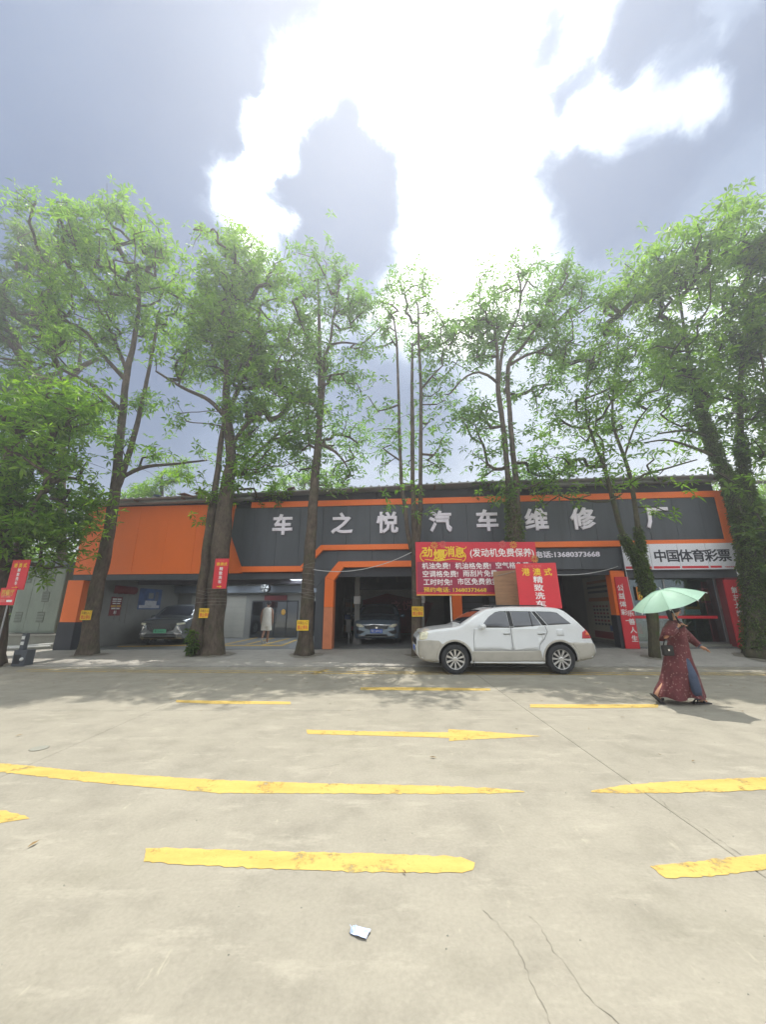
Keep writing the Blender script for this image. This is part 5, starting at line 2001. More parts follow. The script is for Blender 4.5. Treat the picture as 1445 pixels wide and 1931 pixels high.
def leaf_mesh(name, C, LL, r, m, parent, per=7, droop=0.15, size_var=0.35):
    """whorls of lance shaped leaves, each leaf folded along its midrib"""
    n = len(C)
    ax = r.normal(size=(n, 3)) * 0.55 + np.array([0, 0, 1.0])
    ax /= np.linalg.norm(ax, axis=1)[:, None]
    tmp = np.where(np.abs(ax[:, :1]) < 0.8, np.array([[1.0, 0, 0]]), np.array([[0, 1.0, 0]]))
    e1 = np.cross(ax, tmp)
    e1 /= np.linalg.norm(e1, axis=1)[:, None]
    e2 = np.cross(ax, e1)
    ang = (np.arange(per)[None] / per * 2 * math.pi + r.uniform(0, 6.28, (n, 1)) + r.normal(size=(n, per)) * 0.2)
    el = r.normal(size=(n, per)) * 0.35 - droop + 0.15
    d = (np.cos(ang)[..., None] * e1[:, None] + np.sin(ang)[..., None] * e2[:, None]) * np.cos(el)[..., None] + ax[:, None] * np.sin(el)[..., None]
    L_ = LL * (1 + r.uniform(-size_var, size_var, (n, per)))
    wd = np.cross(d, ax[:, None])
    wd /= np.maximum(1e-6, np.linalg.norm(wd, axis=2))[..., None]
    nm = np.cross(wd, d)
    base = C[:, None] + d * 0.015
    tip = base + d * L_[..., None] - np.array([0, 0, 1]) * (L_ * droop)[..., None]
    mid = base + d * (L_ * 0.55)[..., None]
    wv = wd * (L_ * 0.145)[..., None]
    fold = nm * (L_ * 0.05)[..., None]
    V = np.stack([base, mid + wv + fold, tip, mid - wv + fold], axis=2).reshape(-1, 3)
    q = np.arange(n * per) * 4
    T = np.stack([q, q + 1, q + 2, q, q + 2, q + 3], axis=1).reshape(-1)
    me = bpy.data.meshes.new(name)
    me.vertices.add(len(V))
    me.vertices.foreach_set('co', V.astype(np.float32).ravel())
    me.loops.add(len(T))
    me.loops.foreach_set('vertex_index', T.astype(np.int32))
    nf = len(T) // 3
    me.polygons.add(nf)
    me.polygons.foreach_set('loop_start', np.arange(nf, dtype=np.int32) * 3)
    me.polygons.foreach_set('loop_total', np.full(nf, 3, dtype=np.int32))
    me.materials.append(MATS[m])
    me.update(calc_edges=True)
    o = bpy.data.objects.new(name, me)
    COL.objects.link(o)
    if parent:
        o.parent = parent
    tag(o, kind='stuff')
    return o


GRP = 'tall street trees in front of the building'
T = {}
T['edge_left'] = Tree('dark low hanging tree at the left edge of the pavement', 11.0,
    [[(-22, 1262, 60), (-8, 1130, 50), (4, 1000, 42), (20, 880, 34), (40, 790, 24), (60, 730, 14)],
     [(4, 1000, 24), (60, 950, 18), (110, 900, 10)]],
    [(70, 900, 95, 110, 0, 1.3), (60, 800, 110, 70, -1.8, .8), (130, 760, 70, 50, -1.5, .7), (135, 830, 60, 60, .2), (30, 1000, 80, 55, 0, 1.5), (110, 990, 62, 55, 0, 1.4), (150, 930, 35, 55, .2), (10, 800, 80, 80, 0), (90, 770, 70, 50, .4), (-60, 900, 70, 120, 0), (60, 1045, 60, 25, 0)],
    'leaf_bright', n_per=2.0, leaf_len=.22, ros=3.8, seed=3)
T['far_left'] = Tree('slim tree with forked bare limbs behind the far left tree', 17.6,
    [[(122, 1195, 22), (116, 950, 18), (122, 745, 15), (149, 697, 13), (187, 676, 8)],
     [(122, 745, 10), (110, 690, 8), (90, 640, 5)], [(149, 697, 9), (152, 650, 6), (150, 600, 4)]],
    [(30, 620, 80, 80), (60, 520, 70, 60), (110, 640, 60, 40), (20, 720, 60, 50), (-40, 560, 60, 120), (60, 470, 60, 30)],
    'leaf_deep', n_per=1.6, ros=3.2, seed=5)
T['left'] = Tree('tall leaning tree with a forked trunk in front of the orange panel', 13.0,
    [[(166, 1232, 44), (172, 1180, 36), (185, 1100, 31), (202, 1020, 27), (215, 940, 24), (222, 880, 20), (230, 790, 17), (240, 700, 14), (254, 640, 11), (262, 560, 8), (250, 500, 5)],
     [(216, 930, 20), (234, 885, 15), (256, 811, 12), (273, 735, 9), (290, 650, 7), (300, 590, 4)],
     [(239, 718, 11), (194, 670, 9), (166, 631, 7.5), (130, 608, 6), (87, 597, 5), (35, 593, 3)],
     [(226, 770, 10), (176, 728, 9), (131, 704, 7), (90, 687, 6), (0, 676, 4)],
     [(240, 700, 9), (215, 640, 7), (180, 570, 5), (130, 500, 3)],
     [(222, 905, 11), (270, 882, 9), (330, 875, 6), (390, 868, 4)]],
    [(180, 430, 140, 45, -1.0), (110, 480, 100, 60, -.6), (240, 490, 110, 70, -.5), (180, 560, 130, 70), (280, 580, 80, 80), (110, 600, 80, 50), (320, 490, 50, 60), (120, 680, 100, 45, 0, .8), (225, 670, 55, 50, 0, .7), (275, 770, 45, 50, 0, .6), (180, 780, 50, 60, 0, .8), (300, 860, 60, 25, 0, 1.1), (375, 868, 30, 20, 0, 1.1), (170, 385, 60, 25, -1.3, .7), (60, 400, 50, 25, -1.2, .6)],
    'leaf_bright', n_per=1.3, ros=2.7, seed=1, depth=1.1, leaf_len=.22)
T['second'] = Tree('thick old tree with a split trunk and dense crown beside the red sign', 12.85,
    [[(402, 1232, 52), (405, 1180, 42), (410, 1100, 40), (416, 1030, 38), (424, 960, 34), (434, 890, 26), (436, 860, 22), (430, 800, 20), (426, 770, 17), (428, 690, 12), (429, 562, 6)],
     [(372, 1232, 40), (378, 1150, 26), (388, 1060, 22), (400, 960, 17), (409, 905, 13), (417, 830, 11), (424, 790, 9)],
     [(424, 785, 11), (395, 755, 9), (346, 732, 7), (294, 700, 4)], [(430, 780, 11), (455, 720, 9), (480, 650, 6), (490, 590, 4)],
     [(430, 850, 10), (465, 800, 8), (500, 770, 5)]],
    [(440, 520, 85, 60), (400, 590, 90, 70), (480, 590, 90, 85), (430, 680, 110, 70), (505, 690, 75, 80), (490, 790, 90, 65), (515, 860, 80, 50), (350, 640, 60, 50), (455, 925, 55, 32), (550, 740, 40, 60), (425, 470, 40, 30), (340, 790, 30, 25, 0, .5), (600, 760, 30, 40, 0, .6), (410, 930, 40, 25, -.3)],
    'leaf_bright', n_per=1.9, ros=3.3, leaf_len=.22, seed=2, fat=0.9)
T['third'] = Tree('single straight tall trunk in front of the second charcoal letter', 12.55,
    [[(576, 1233, 46), (577, 1200, 36), (580, 1100, 30), (586, 1020, 27), (592, 940, 23), (597, 870, 20), (602, 800, 14), (604, 700, 11), (602, 614, 8), (600, 540, 5)],
     [(603, 815, 11), (609, 740, 10), (612, 680, 9), (623, 645, 7), (630, 590, 5), (640, 540, 3)], [(620, 652, 7), (645, 646, 5.5), (680, 650, 3)],
     [(600, 835, 10), (632, 852, 7), (650, 872, 5), (660, 890, 3)], [(603, 690, 7), (580, 640, 5), (560, 590, 3)]],
    [(600, 510, 55, 38), (615, 580, 80, 60), (670, 590, 45, 45), (575, 650, 50, 45, 0, .8), (640, 710, 60, 55, 0, .8), (600, 780, 50, 50, 0, .8), (655, 830, 45, 45), (560, 830, 45, 50), (620, 890, 60, 30), (690, 700, 25, 40, 0, .6), (580, 480, 30, 20, 0, .7), (680, 860, 25, 30, 0, .7)],
    'leaf_grey', n_per=1.8, ros=2.9, leaf_len=.20, seed=4)
T['triple'] = Tree('thin tree rising in three bare parallel stems in the middle of the row', 12.25,
    [[(787, 1234, 30), (787, 1150, 25), (784, 1060, 22), (781, 980, 14), (779, 918, 11), (778, 800, 10), (777, 731, 8), (778, 648, 5)],
     [(778, 1045, 12), (768, 1000, 11), (765, 960, 10), (758, 918, 8.5), (754, 820, 7.5), (751, 724, 6.5), (748, 640, 5), (742, 600, 3)],
     [(786, 1040, 14), (792, 970, 12), (793, 915, 10), (794, 820, 9.5), (794, 731, 8), (790, 650, 6), (789, 580, 4)],
     [(794, 735, 6), (815, 710, 5), (835, 690, 3)], [(751, 764, 5), (730, 772, 4), (715, 775, 2.5)], [(757, 870, 5), (735, 855, 4), (722, 845, 2.5)]],
    [(743, 600, 38, 35), (800, 580, 48, 42), (830, 640, 38, 50), (800, 690, 45, 50, 0, .7), (728, 640, 28, 25, 0, .7), (735, 760, 38, 30, 0, .7), (730, 835, 35, 30, 0, .7), (815, 780, 40, 45, 0, .7), (840, 830, 35, 40, 0, .6), (790, 850, 35, 40, 0, .5), (775, 930, 50, 14, -.3, .9), (790, 548, 30, 18, 0, .7)],
    'leaf_grey', n_per=1.9, ros=2.9, leaf_len=.20, seed=6)
T['twin'] = Tree('twin stemmed tree with a wide round crown behind the white car', 12.0,
    [[(972, 1238, 46), (972, 1150, 40), (972, 1050, 38), (970, 990, 34), (963, 940, 17), (958, 900, 14), (949, 803, 12.5), (940, 735, 11.5), (938, 663, 8), (930, 600, 5)],
     [(976, 1010, 20), (975, 940, 16), (973, 900, 14), (963, 803, 12), (959, 692, 10), (985, 655, 8.5), (1015, 613, 6), (1040, 570, 3)],
     [(938, 722, 8), (920, 708, 7), (903, 702, 6), (880, 710, 4.5), (866, 722, 3)], [(960, 690, 8), (990, 672, 7), (1023, 659, 5), (1060, 630, 3)], [(940, 730, 8), (950, 650, 7), (975, 600, 5), (985, 550, 3)]],
    [(1000, 540, 95, 38), (925, 590, 55, 50), (1060, 570, 55, 45), (960, 610, 75, 45), (890, 650, 40, 45), (1050, 640, 50, 40, 0, .8), (895, 760, 50, 55, 0, .7), (1005, 740, 45, 45, 0, .7), (925, 850, 60, 45, 0, .75), (1010, 860, 55, 45, 0, .7), (990, 915, 55, 20, -.3, .9), (860, 620, 20, 40, 0, .6)],
    'leaf_grey', n_per=2.4, ros=3.0, leaf_len=.20, seed=8)
T['v_tree'] = Tree('V shaped double trunk wrapped low in ivy beside the lottery sign', 11.75,
    [[(1234, 1238, 34), (1230, 1160, 34), (1218, 1100, 36), (1204, 1055, 30), (1186, 1030, 22), (1172, 1000, 17), (1158, 950, 16), (1148, 910, 14), (1138, 877, 12), (1120, 830, 9), (1105, 780, 6), (1110, 700, 4)],
     [(1212, 1080, 26), (1210, 1040, 18), (1202, 985, 16), (1192, 914, 14), (1179, 865, 11.5), (1162, 820, 10), (1155, 780, 8), (1160, 700, 6), (1170, 620, 4)],
     [(1193, 912, 9), (1215, 895, 8), (1253, 885, 6.5), (1290, 874, 5), (1315, 867, 4)], [(1140, 880, 7), (1136, 830, 6.5), (1124, 815, 6), (1128, 760, 4)], [(1178, 862, 7), (1200, 800, 6), (1230, 760, 4)]],
    [(1180, 600, 55, 55, 0, .9), (1110, 690, 60, 50), (1175, 690, 65, 50), (1130, 770, 70, 50), (1060, 800, 50, 45, 0, .8), (1205, 780, 50, 40, 0, .8), (1085, 870, 60, 35, 0, .8), (1150, 880, 60, 28, -.2, .8), (1240, 840, 40, 30, 0, .7), (1110, 935, 26, 14, -.5, 1.2), (1243, 975, 22, 11, -.6, 1.6), (1200, 540, 35, 35, 0, .7), (1020, 920, 20, 18, -.4)],
    'leaf_bright', n_per=2.1, ros=3.0, seed=9, bark='bark_moss', fat=.58, leaf_len=.21)
T['ivy_tree'] = Tree('massive ivy covered tree at the right end of the building', 11.7,
    [[(1425, 1236, 60), (1421, 1120, 50), (1408, 1030, 44), (1392, 960, 38), (1376, 910, 34), (1356, 870, 28), (1338, 820, 24), (1318, 760, 18), (1304, 700, 14), (1290, 620, 9), (1280, 540, 5)],
     [(1448, 1236, 46), (1440, 1100, 40), (1426, 1000, 34), (1412, 930, 28), (1400, 870, 22), (1396, 780, 16), (1400, 680, 11), (1410, 580, 7)],
     [(1352, 862, 12), (1310, 845, 9), (1260, 830, 6), (1215, 835, 4)], [(1340, 825, 12), (1300, 812, 8), (1240, 818, 5)], [(1320, 765, 10), (1350, 680, 7), (1380, 600, 4)]],
    [(1300, 510, 65, 55, -.4), (1390, 440, 60, 45, -.8), (1250, 580, 65, 55), (1360, 540, 75, 60), (1330, 640, 85, 60), (1400, 640, 60, 60), (1270, 680, 70, 50), (1390, 740, 70, 50), (1320, 740, 60, 45), (1350, 810, 65, 35), (1420, 850, 45, 45), (1215, 500, 45, 40, 0, .7), (1440, 540, 40, 120, -.4), (1335, 905, 40, 15, -.5, .6)],
    'leaf_bright', n_per=2.0, ros=3.4, seed=10, bark='bark_moss', fat=0.62)
T['edge_right'] = Tree('shaded tree half cut off by the right edge of the photo', 11.2,
    [[(1520, 1240, 50), (1505, 1050, 44), (1490, 900, 36), (1480, 760, 26), (1470, 620, 14)]],
    [(1450, 620, 50, 80, 0), (1450, 740, 45, 60, 0), (1500, 800, 60, 140, 0), (1452, 940, 26, 60, 0), (1450, 1050, 24, 60, .4), (1500, 500, 80, 90, -.4), (1475, 1120, 30, 50, .3)],
    'leaf_deep', n_per=2.0, ros=3.8, seed=12)
GB = 'trees standing behind the repair shop'
T['back_left'] = Tree('sunlit pale green tree showing over the roof behind the orange panel', 24.0,
    [[(300, 1140, 12), (302, 1000, 10), (305, 930, 8), (305, 890, 4)]],
    [(290, 925, 60, 26, 0, 1.3), (350, 915, 45, 25), (250, 930, 50, 25), (400, 935, 30, 20)], 'leaf_bright', n_per=1.1, leaf_len=.26, ros=4, seed=14, group=GB)
T['back_mid'] = Tree('rounded pale tree showing over the roof beside the straight trunk', 24.0,
    [[(610, 1140, 12), (612, 1000, 10), (615, 930, 8), (615, 890, 4)]],
    [(600, 900, 45, 30), (635, 915, 30, 20), (560, 915, 40, 22)], 'leaf_bright', n_per=1.1, leaf_len=.26, ros=4, seed=15, group=GB)
T['back_right'] = Tree('yellow green tree seen in the gap at the right end of the shop', 22.0,
    [[(1410, 1160, 16), (1412, 1000, 12), (1412, 900, 7)]],
    [(1400, 960, 45, 60), (1440, 1000, 50, 80), (1395, 1060, 30, 50), (1440, 1120, 60, 50), (1500, 950, 60, 120)], 'leaf_bright', n_per=1.3, leaf_len=.24, ros=4, seed=16, group=GB)
T['back_corner'] = Tree('bright bushy tree far behind the green electrical cabinet', 24.0,
    [[(20, 1160, 16), (22, 1050, 12), (30, 960, 7)]],
    [(60, 1040, 70, 40), (0, 1080, 70, 60), (30, 960, 80, 60), (110, 1030, 40, 30), (-80, 1060, 70, 90), (30, 1130, 40, 30)], 'leaf_bright', n_per=1.2, leaf_len=.26, ros=4, seed=17, group=GB)

# ivy on the lower trunks
def ivy(t, stem, p0, p1, n, mult=1.25, ll=.09):
    pts, rad = t.stem_paths[stem]
    P, Rr = t.resample(pts, rad, 0.1)
    r = np.random.default_rng(int(n))
    lo, hi = p0, p1
    C = []
    Q = [(p, q) for p, q in zip(P, Rr) if lo <= p.z <= hi]
    for _ in range(n):
        p, q = Q[int(r.integers(len(Q)))]
        a = r.uniform(0, 2 * math.pi)
        rr = q * mult * r.uniform(.85, 1.12)
        C.append((p.x + rr * math.cos(a), p.y + rr * math.sin(a), p.z + r.normal() * .06))
    leaf_mesh('ivy', np.array(C) - np.array(t.loc), ll, r, 'ivy_leaf', t.root, per=4, droop=.35)


ivy(T['ivy_tree'], 0, .4, 8.5, 3600, 1.12, .10)
ivy(T['ivy_tree'], 1, .4, 7.5, 2600, 1.12, .10)
ivy(T['v_tree'], 0, 2.0, 3.9, 1300, 1.12, .085)
ivy(T['v_tree'], 1, 2.6, 4.1, 600, 1.12, .085)
ivy(T['twin'], 0, 3.3, 5.6, 700, 1.12, .08)

# shoots at the foot of the split trunk
sh = thing('sapling', 'leafy green shoots growing from the foot of the split trunk', 'plant', (at(366, 1200, 12.4).x, 12.42, ground_z(at(366, 1200, 12.4).x, 12.42)))
mb = MB()
C = []
r_ = np.random.default_rng(5)
for k in range(8):
    a, h = r_.uniform(0, 6.28), r_.uniform(.25, .85)
    e = (.30 * h * math.cos(a), .2 * h * math.sin(a), h)
    mb.tube([(0, 0, -.02), (e[0] * .4, e[1] * .4, h * .5), e], [.008, .006, .003], 4)
    for q in range(4):
        C.append((e[0] * (1 - q * .2) + r_.normal() * .03, e[1] * (1 - q * .2), h * (1 - .16 * q)))
mb.build('stem', 'bark', sh)
leaf_mesh('leaves', np.array(C), .17, r_, 'leaf_deep', sh, per=6, droop=.3)


def trunk_at(t, z, stem=0):
    P, Rr = t.resample(*t.stem_paths[stem], 0.05)
    i = min(range(len(P)), key=lambda k: abs(P[k].z - z))
    return P[i], Rr[i]


# yellow notices nailed to four trunks
def notice(tk, py, px, w, h, label, stem=0):
    t = T[tk]
    Yf = t.Y - 0.30
    c = at(px, py, Yf)
    P, rr = trunk_at(t, c.z, stem)
    Yf = P.y - rr * 1.12 - 0.03
    c = at(px, py, Yf)
    n = thing('no_parking_notice', label, 'notice', (c.x, Yf, c.z), 0, 'yellow no parking notices nailed to trunks')
    MB().box((-w / 2, 0, -h / 2), (w / 2, .008, h / 2)).build('board', 'sign_yellow', n)
    text('lettering', '车辆出入口', 'brown_print', n, (0, -.0005, h * .24), X, Z, h * .34, width=w * .86, bold=.01, depth=.002)
    text('lettering', '禁止停车', 'sign_red', n, (0, -.0005, -h * .20), X, Z, h * .42, width=w * .86, bold=.014, depth=.002)
    MB().tube([(0, .005, 0), (0, rr * 1.2, 0)], .006, 5).build('nail', 'steel', n)


notice('left', 1160, 162, .36, .31, 'yellow notice nailed to the leaning tree by the orange pillar')
notice('second', 1156, 386, .37, .31, 'yellow notice nailed to the split trunk beside the grey car', 1)
notice('third', 1179, 571, .38, .32, 'yellow notice nailed to the straight trunk beside the orange arch')
notice('triple', 1153, 788, .37, .31, 'yellow notice nailed to the three stemmed tree by the white car')

# red car wash signs
c = at(415, 1110, 12.3)
wash_sign('wash_sign', 'narrow red hanging sign with an arrow on the split trunk', .46, .98, (c.x, 12.22, c.z), R(-2), 'red car wash signs')
c = at(27, 1112, 10.3)
wash_sign('wash_sign', 'red sign with an arrow under the dark leaves at left edge', .62, .82, (c.x, 10.3, c.z), R(-12), 'red car wash signs')
c = at(10, 1141, 10.2)
t = thing('restaurant_sign', 'small red square sign with gold lettering below another at left edge', 'sign', (c.x, 10.2, c.z), R(-12))
MB().box((-.30, 0, 0), (.26, .02, .46)).build('board', 'sign_red', t)
text('lettering', '西餐厅', 'gold_print', t, (-.02, -.001, .33), X, Z, .17, width=.44, bold=.03)
MB().box((-.22, -.004, .20), (.12, -.001, .25)).build('stripe', 'pink_print', t)
MB().box((-.22, -.004, .08), (-.04, -.001, .16)).build('stripe', 'pink_print', t)
MB().box((0, -.004, .08), (.2, -.001, .14)).build('stripe', 'white_print', t)
MB().tube([(.0, .05, -1.1), (.0, .05, .4)], .02, 8).build('post', 'steel', t)

# wires wound round trunks, and cables slung between them
def wound(tk, zs, stem=0):
    t = T[tk]
    for z in zs:
        P, rr = trunk_at(t, z, stem)
        p0 = P - t.loc
        k = 16
        tl = random.uniform(-.08, .08)
        pts = [(p0.x + rr * 1.17 * math.cos(2 * math.pi * i / k), p0.y + rr * 1.17 * math.sin(2 * math.pi * i / k), p0.z + tl * math.cos(2 * math.pi * i / k)) for i in range(k + 1)]
        MB().tube(pts, .0055, 5, cap=False).build('wire', 'wire_grey', t.root)


wound('third', [1.9, 2.0, 2.08, 2.2, 2.4, 2.52, 2.7, 2.9, 2.98])
wound('second', [1.7, 1.8, 1.9, 2.0, 2.1, 2.2], 0)
wound('second', [1.75, 1.9, 2.05, 2.18], 1)
wound('triple', [1.5, 1.9, 2.1], 0)


def cable(name, label, pts, rad=.011, m='cable_white'):
    P = [Vector(p) for p in pts]
    o = MB().tube([p - P[0] for p in P], rad, 6).build(name, m, None, smooth=True, loc=P[0])
    return tag(o, label, 'cable')


def sag(a, b, drop, n=16):
    return [a.lerp(b, i / n) - Vector((0, 0, drop * 4 * (i / n) * (1 - i / n))) for i in range(n + 1)]


p3, r3 = trunk_at(T['third'], 2.85)
p4, r4 = trunk_at(T['triple'], 3.2)
cable('cable', 'pale cable sagging across the orange arch between two trunks', sag(Vector((p3.x + r3, p3.y - .1, 2.84)), Vector((p4.x - r4, p4.y - .12, 3.38)), .28))
a = at(1008, 1080, 11.26)
b = at(1166, 1068, 12.55)
cable('cable', 'pale cable sagging from the red banner to the lottery sign', sag(a, b, .16))
cable('cable', 'pale thin wire hanging down beside the left red slogan board', [at(1180, 1073, 12.4), at(1188, 1110, 12.3), at(1196, 1140, 12.2), at(1200, 1160, 12.1)])

# ------------------------------------------------------------------ the left edge: cabinet, plinth, pipes
cb = thing('electrical_cabinet', 'weathered grey green electrical cabinet with louvred vents at left', 'electrical cabinet', (-14.15, 15.9, .62), R(-4))
MB().box((-1.02, -.45, 0), (1.02, .55, 2.62)).build('body', 'cabinet_green', cb, bevel=.01)
MB().box((-1.10, -.53, 2.622), (1.10, .62, 2.86)).build('roof', 'beam_blue', cb, bevel=.02)
for x0, x1 in ((-1.0, -.335), (-.325, .325), (.335, 1.0)):
    MB().box((x0, -.468, .06), (x1, -.452, 2.56)).build('door', 'cabinet_green', cb, bevel=.004)
for x, z in ((-.62, 1.98), (.42, 1.98), (.33, 1.22), (-.66, .42), (.30, .42)):
    v = MB().box((x - .16, -.474, z), (x + .16, -.469, z + .40)).build('vent', 'cabinet_dark', cb)
    for k in range(6):
        MB().hexa([(x - .15, -.488, z + .03 + k * .06), (x + .15, -.488, z + .03 + k * .06), (x + .15, -.475, z + .05 + k * .06), (x - .15, -.475, z + .05 + k * .06), (x - .15, -.486, z + .045 + k * .06), (x + .15, -.486, z + .045 + k * .06), (x + .15, -.475, z + .065 + k * .06), (x - .15, -.475, z + .065 + k * .06)]).build('louvre', 'cabinet_green', v)
pw = thing('plinth_wall', 'stained low concrete wall under the electrical cabinet', 'wall', (-14.1, 15.5, 0))
MB().box((-1.3, -.35, 0), (1.25, 1.2, .52)).build('wall', 'plinth', pw, bevel=.01)
MB().box((-1.35, -.40, .522), (1.30, 1.25, .60)).build('coping', 'kerb_concrete', pw, bevel=.01)
for k, (ya, za, zb) in enumerate(((14.75, .16, .24), (14.65, .12, .17))):
    tag(MB().tube([(0, 0, 0), (1.0, .02, .02), (2.3, .05, zb - za + .04)], .03, 8).build('pipe', 'white_plastic', loc=(-14.9, ya, za)), ('grey plastic pipe lying on the pavement below the low wall', 'thin grey pipe lying nearest the road below the low wall')[k], 'pipe')
jb = thing('junction_box', 'small dark metal box on a post at the left road edge', 'junction box', (at(38, 1250, 10.96).x, 11.05, 0.02))
MB().box((-.20, -.14, .0), (.16, .14, .42)).build('box', 'anthracite', jb, bevel=.01)
MB().box((-.16, -.146, .06), (.02, -.141, .30)).build('panel', 'car_black', jb)
MB().box((-.14, -.08, .42), (-.02, .04, .86)).build('post', 'anthracite', jb, bevel=.01)
for z in (.55, .70):
    MB().box((-.13, -.086, z), (-.04, -.081, z + .09)).build('plate', 'white_plastic', jb)
MB().ball((.07, -.15, .18), .05).build('dial', 'white_plastic', jb, smooth=True)

# ------------------------------------------------------------------ wash bay contents
def sw(px, py):                      # pixel on the inner side wall (building axes)
    p = on_plane(px, py, FA + FU * 0.80, FU) - FA
    return p.dot(FN), p.z


def wall_poster(name, label, cat, corners, m, mats):
    (d0, z0), (d1, z1) = sw(*corners[0]), sw(*corners[1])
    t = thing(name, label, cat, fw(0.803, (d0 + d1) / 2, (z0 + z1) / 2), FANG)
    hd, hz = abs(d1 - d0) / 2, abs(z0 - z1) / 2
    MB().box((0, -hd, -hz), (.012, hd, hz)).build('sheet', m, t)
    for a, b, c_, e, mm in mats:
        MB().box((.0125, -hd + a * 2 * hd, -hz + b * 2 * hz), (.015, -hd + c_ * 2 * hd, -hz + e * 2 * hz)).build('print_patch', mm, t)
    return t


wall_poster('poster', 'red notice board with pale text on the left wash bay wall', 'poster', ((204, 1161), (231, 1126)), 'deep_red',
            [(.1, .74, .9, .80, 'white_print'), (.1, .84, .9, .92, 'white_print'), (.15, .62, .85, .68, 'white_print'), (.05, .46, .95, .55, 'gold_print'), (.12, .34, .88, .42, 'white_print'), (.4, .10, .62, .26, 'white_print')])
wall_poster('poster', 'blue and white poster of a car on the wash bay wall', 'poster', ((258, 1149), (306, 1112)), 'poster_blue',
            [(.05, .06, .95, .20, 'poster_pale'), (.28, .20, .80, .42, 'poster_pale'), (.40, .52, .62, .80, 'wall_grey'), (.70, .40, .86, .86, 'beam_blue')])
d0, z0 = sw(250, 1118)
rk = thing('hose_reel', 'dark red drum with a hose hanging on the wash bay wall', 'hose reel', fw(0.95, 1.7, 2.35), FANG)
MB().tube([(-.12, -.55, 0), (-.12, .55, 0)], [.17, .17], 14).build('drum', 'deep_red', rk, smooth=True)
for k in range(3):
    MB().tube([(-.12, -.5 + k * .3, 0), (.02, -.5 + k * .3, -.25), (.02, -.5 + k * .3, -1.2 - .1 * k)], .012, 6).build('hose', 'wire_grey', rk)
fnn = thing('fan', 'round dark fan under the ceiling of the wash bay', 'fan', fw(6.0, 4.4, 2.55), FANG)
MB().tube([(0, -.10, 0), (0, .10, 0)], [.24, .24], 18).build('cage', 'black_frame', fnn)
for k in range(5):
    a = k * 2 * math.pi / 5
    MB().add([(0, -.11, 0), (.21 * math.cos(a), -.125, .21 * math.sin(a)), (.21 * math.cos(a + .7), -.11, .21 * math.sin(a + .7))], [(0, 1, 2)]).build('blade', 'steel', fnn)
MB().ball((0, -.12, 0), .055).build('hub', 'steel', fnn, smooth=True)
MB().tube([(0, 0, .22), (0, 0, .30)], .03, 8).build('bracket', 'black_frame', fnn)
dd_, zz_ = 3.0, floor_z(2)
bu = thing('bucket', 'blue plastic bucket on the wash bay floor by the side wall', 'bucket', fw(1.25, 4.0, floor_z(1.3)), 0)
mb = MB()
k = 18
rings = [[(r * math.cos(2 * math.pi * i / k), r * math.sin(2 * math.pi * i / k), z) for i in range(k)] for r, z in ((.15, .01), (.20, .42), (.215, .42), (.215, .45), (.195, .45), (.145, .04))]
mb.loft(rings)
mb.build('shell', 'blue_plastic', bu, smooth=True)
MB().tube([(.2 * math.cos(a), .02, .43 + .2 * math.sin(a)) for a in np.linspace(0, math.pi, 12)], .006, 5).build('handle', 'steel', bu)
for i, (s, d, w, h, m) in enumerate(((1.55, 3.6, .38, .34, 'white_plastic'), (1.95, 3.7, .30, .36, 'wall_grey'))):
    cn = thing('chemical_drum', ('white plastic cleaning drum beside the blue bucket', 'grey plastic cleaning drum beside the grey car bumper')[i], 'drum', fw(s, d, floor_z(s)), FANG)
    MB().box((-w / 2, -.14, .005), (w / 2, .14, h)).build('body', m, cn, bevel=.03)
    MB().tube([(w * .25, 0, h), (w * .25, 0, h + .05)], .035, 10).build('cap', 'blue_plastic', cn)
    MB().tube([(-w * .3, 0, h - .01), (-w * .25, 0, h + .05), (w * .0, 0, h + .05), (w * .05, 0, h - .01)], .014, 6).build('handle', m, cn)

# ------------------------------------------------------------------ inside the lottery shop
gz = floor_z(22)
tb = thing('counter', 'pale counter behind the lottery shop glass', 'counter', fw(22.2, 1.9, gz), FANG)
MB().box((-1.0, -.3, .80), (.9, .3, .85)).build('top', 'white_plastic', tb, bevel=.005)
MB().box((-.97, -.24, .0), (.87, .26, .80)).build('cabinet', 'wall_grey', tb)
tm = thing('lottery_terminal', 'orange framed sign with a dark screen behind the shop glass', 'display', fw(23.0, .62, 1.34), FANG)
MB().box((-.26, -.02, 0), (.26, .03, .68)).build('board', 'orange_print', tm)
MB().box((-.18, -.026, .30), (.18, -.021, .54)).build('screen', 'car_black', tm)
MB().box((-.25, -.026, .02), (.25, -.021, .20)).build('label_strip', 'white_print', tm)
MB().tube([(0, .02, -1.0), (0, .02, .02)], .02, 8).build('stand', 'steel', tm)
ps = thing('poster_stand', 'pale printed poster standing inside the left shop window', 'poster', fw(21.05, .55, .62), FANG)
MB().box((-.20, 0, 0), (.20, .012, .85)).build('sheet', 'menu_cream', ps)
MB().box((-.15, -.004, .10), (.15, -.001, .45)).build('print_patch', 'pink_print', ps)
MB().box((-.15, -.004, .60), (.15, -.001, .64)).build('print_line', 'dark_print', ps)
os_ = thing('orange_sticker', 'small orange vertical sign on the glass behind the ivy trunk', 'sign', fw(21.2, .30, 1.85), FANG)
MB().box((-.11, 0, 0), (.11, .01, .46)).build('sheet', 'orange_print', os_)
text('lettering', '彩', 'yellow_print', os_, (0, -.001, .34), X, Z, .16, bold=.03)
text('lettering', '票', 'yellow_print', os_, (0, -.001, .14), X, Z, .16, bold=.03)


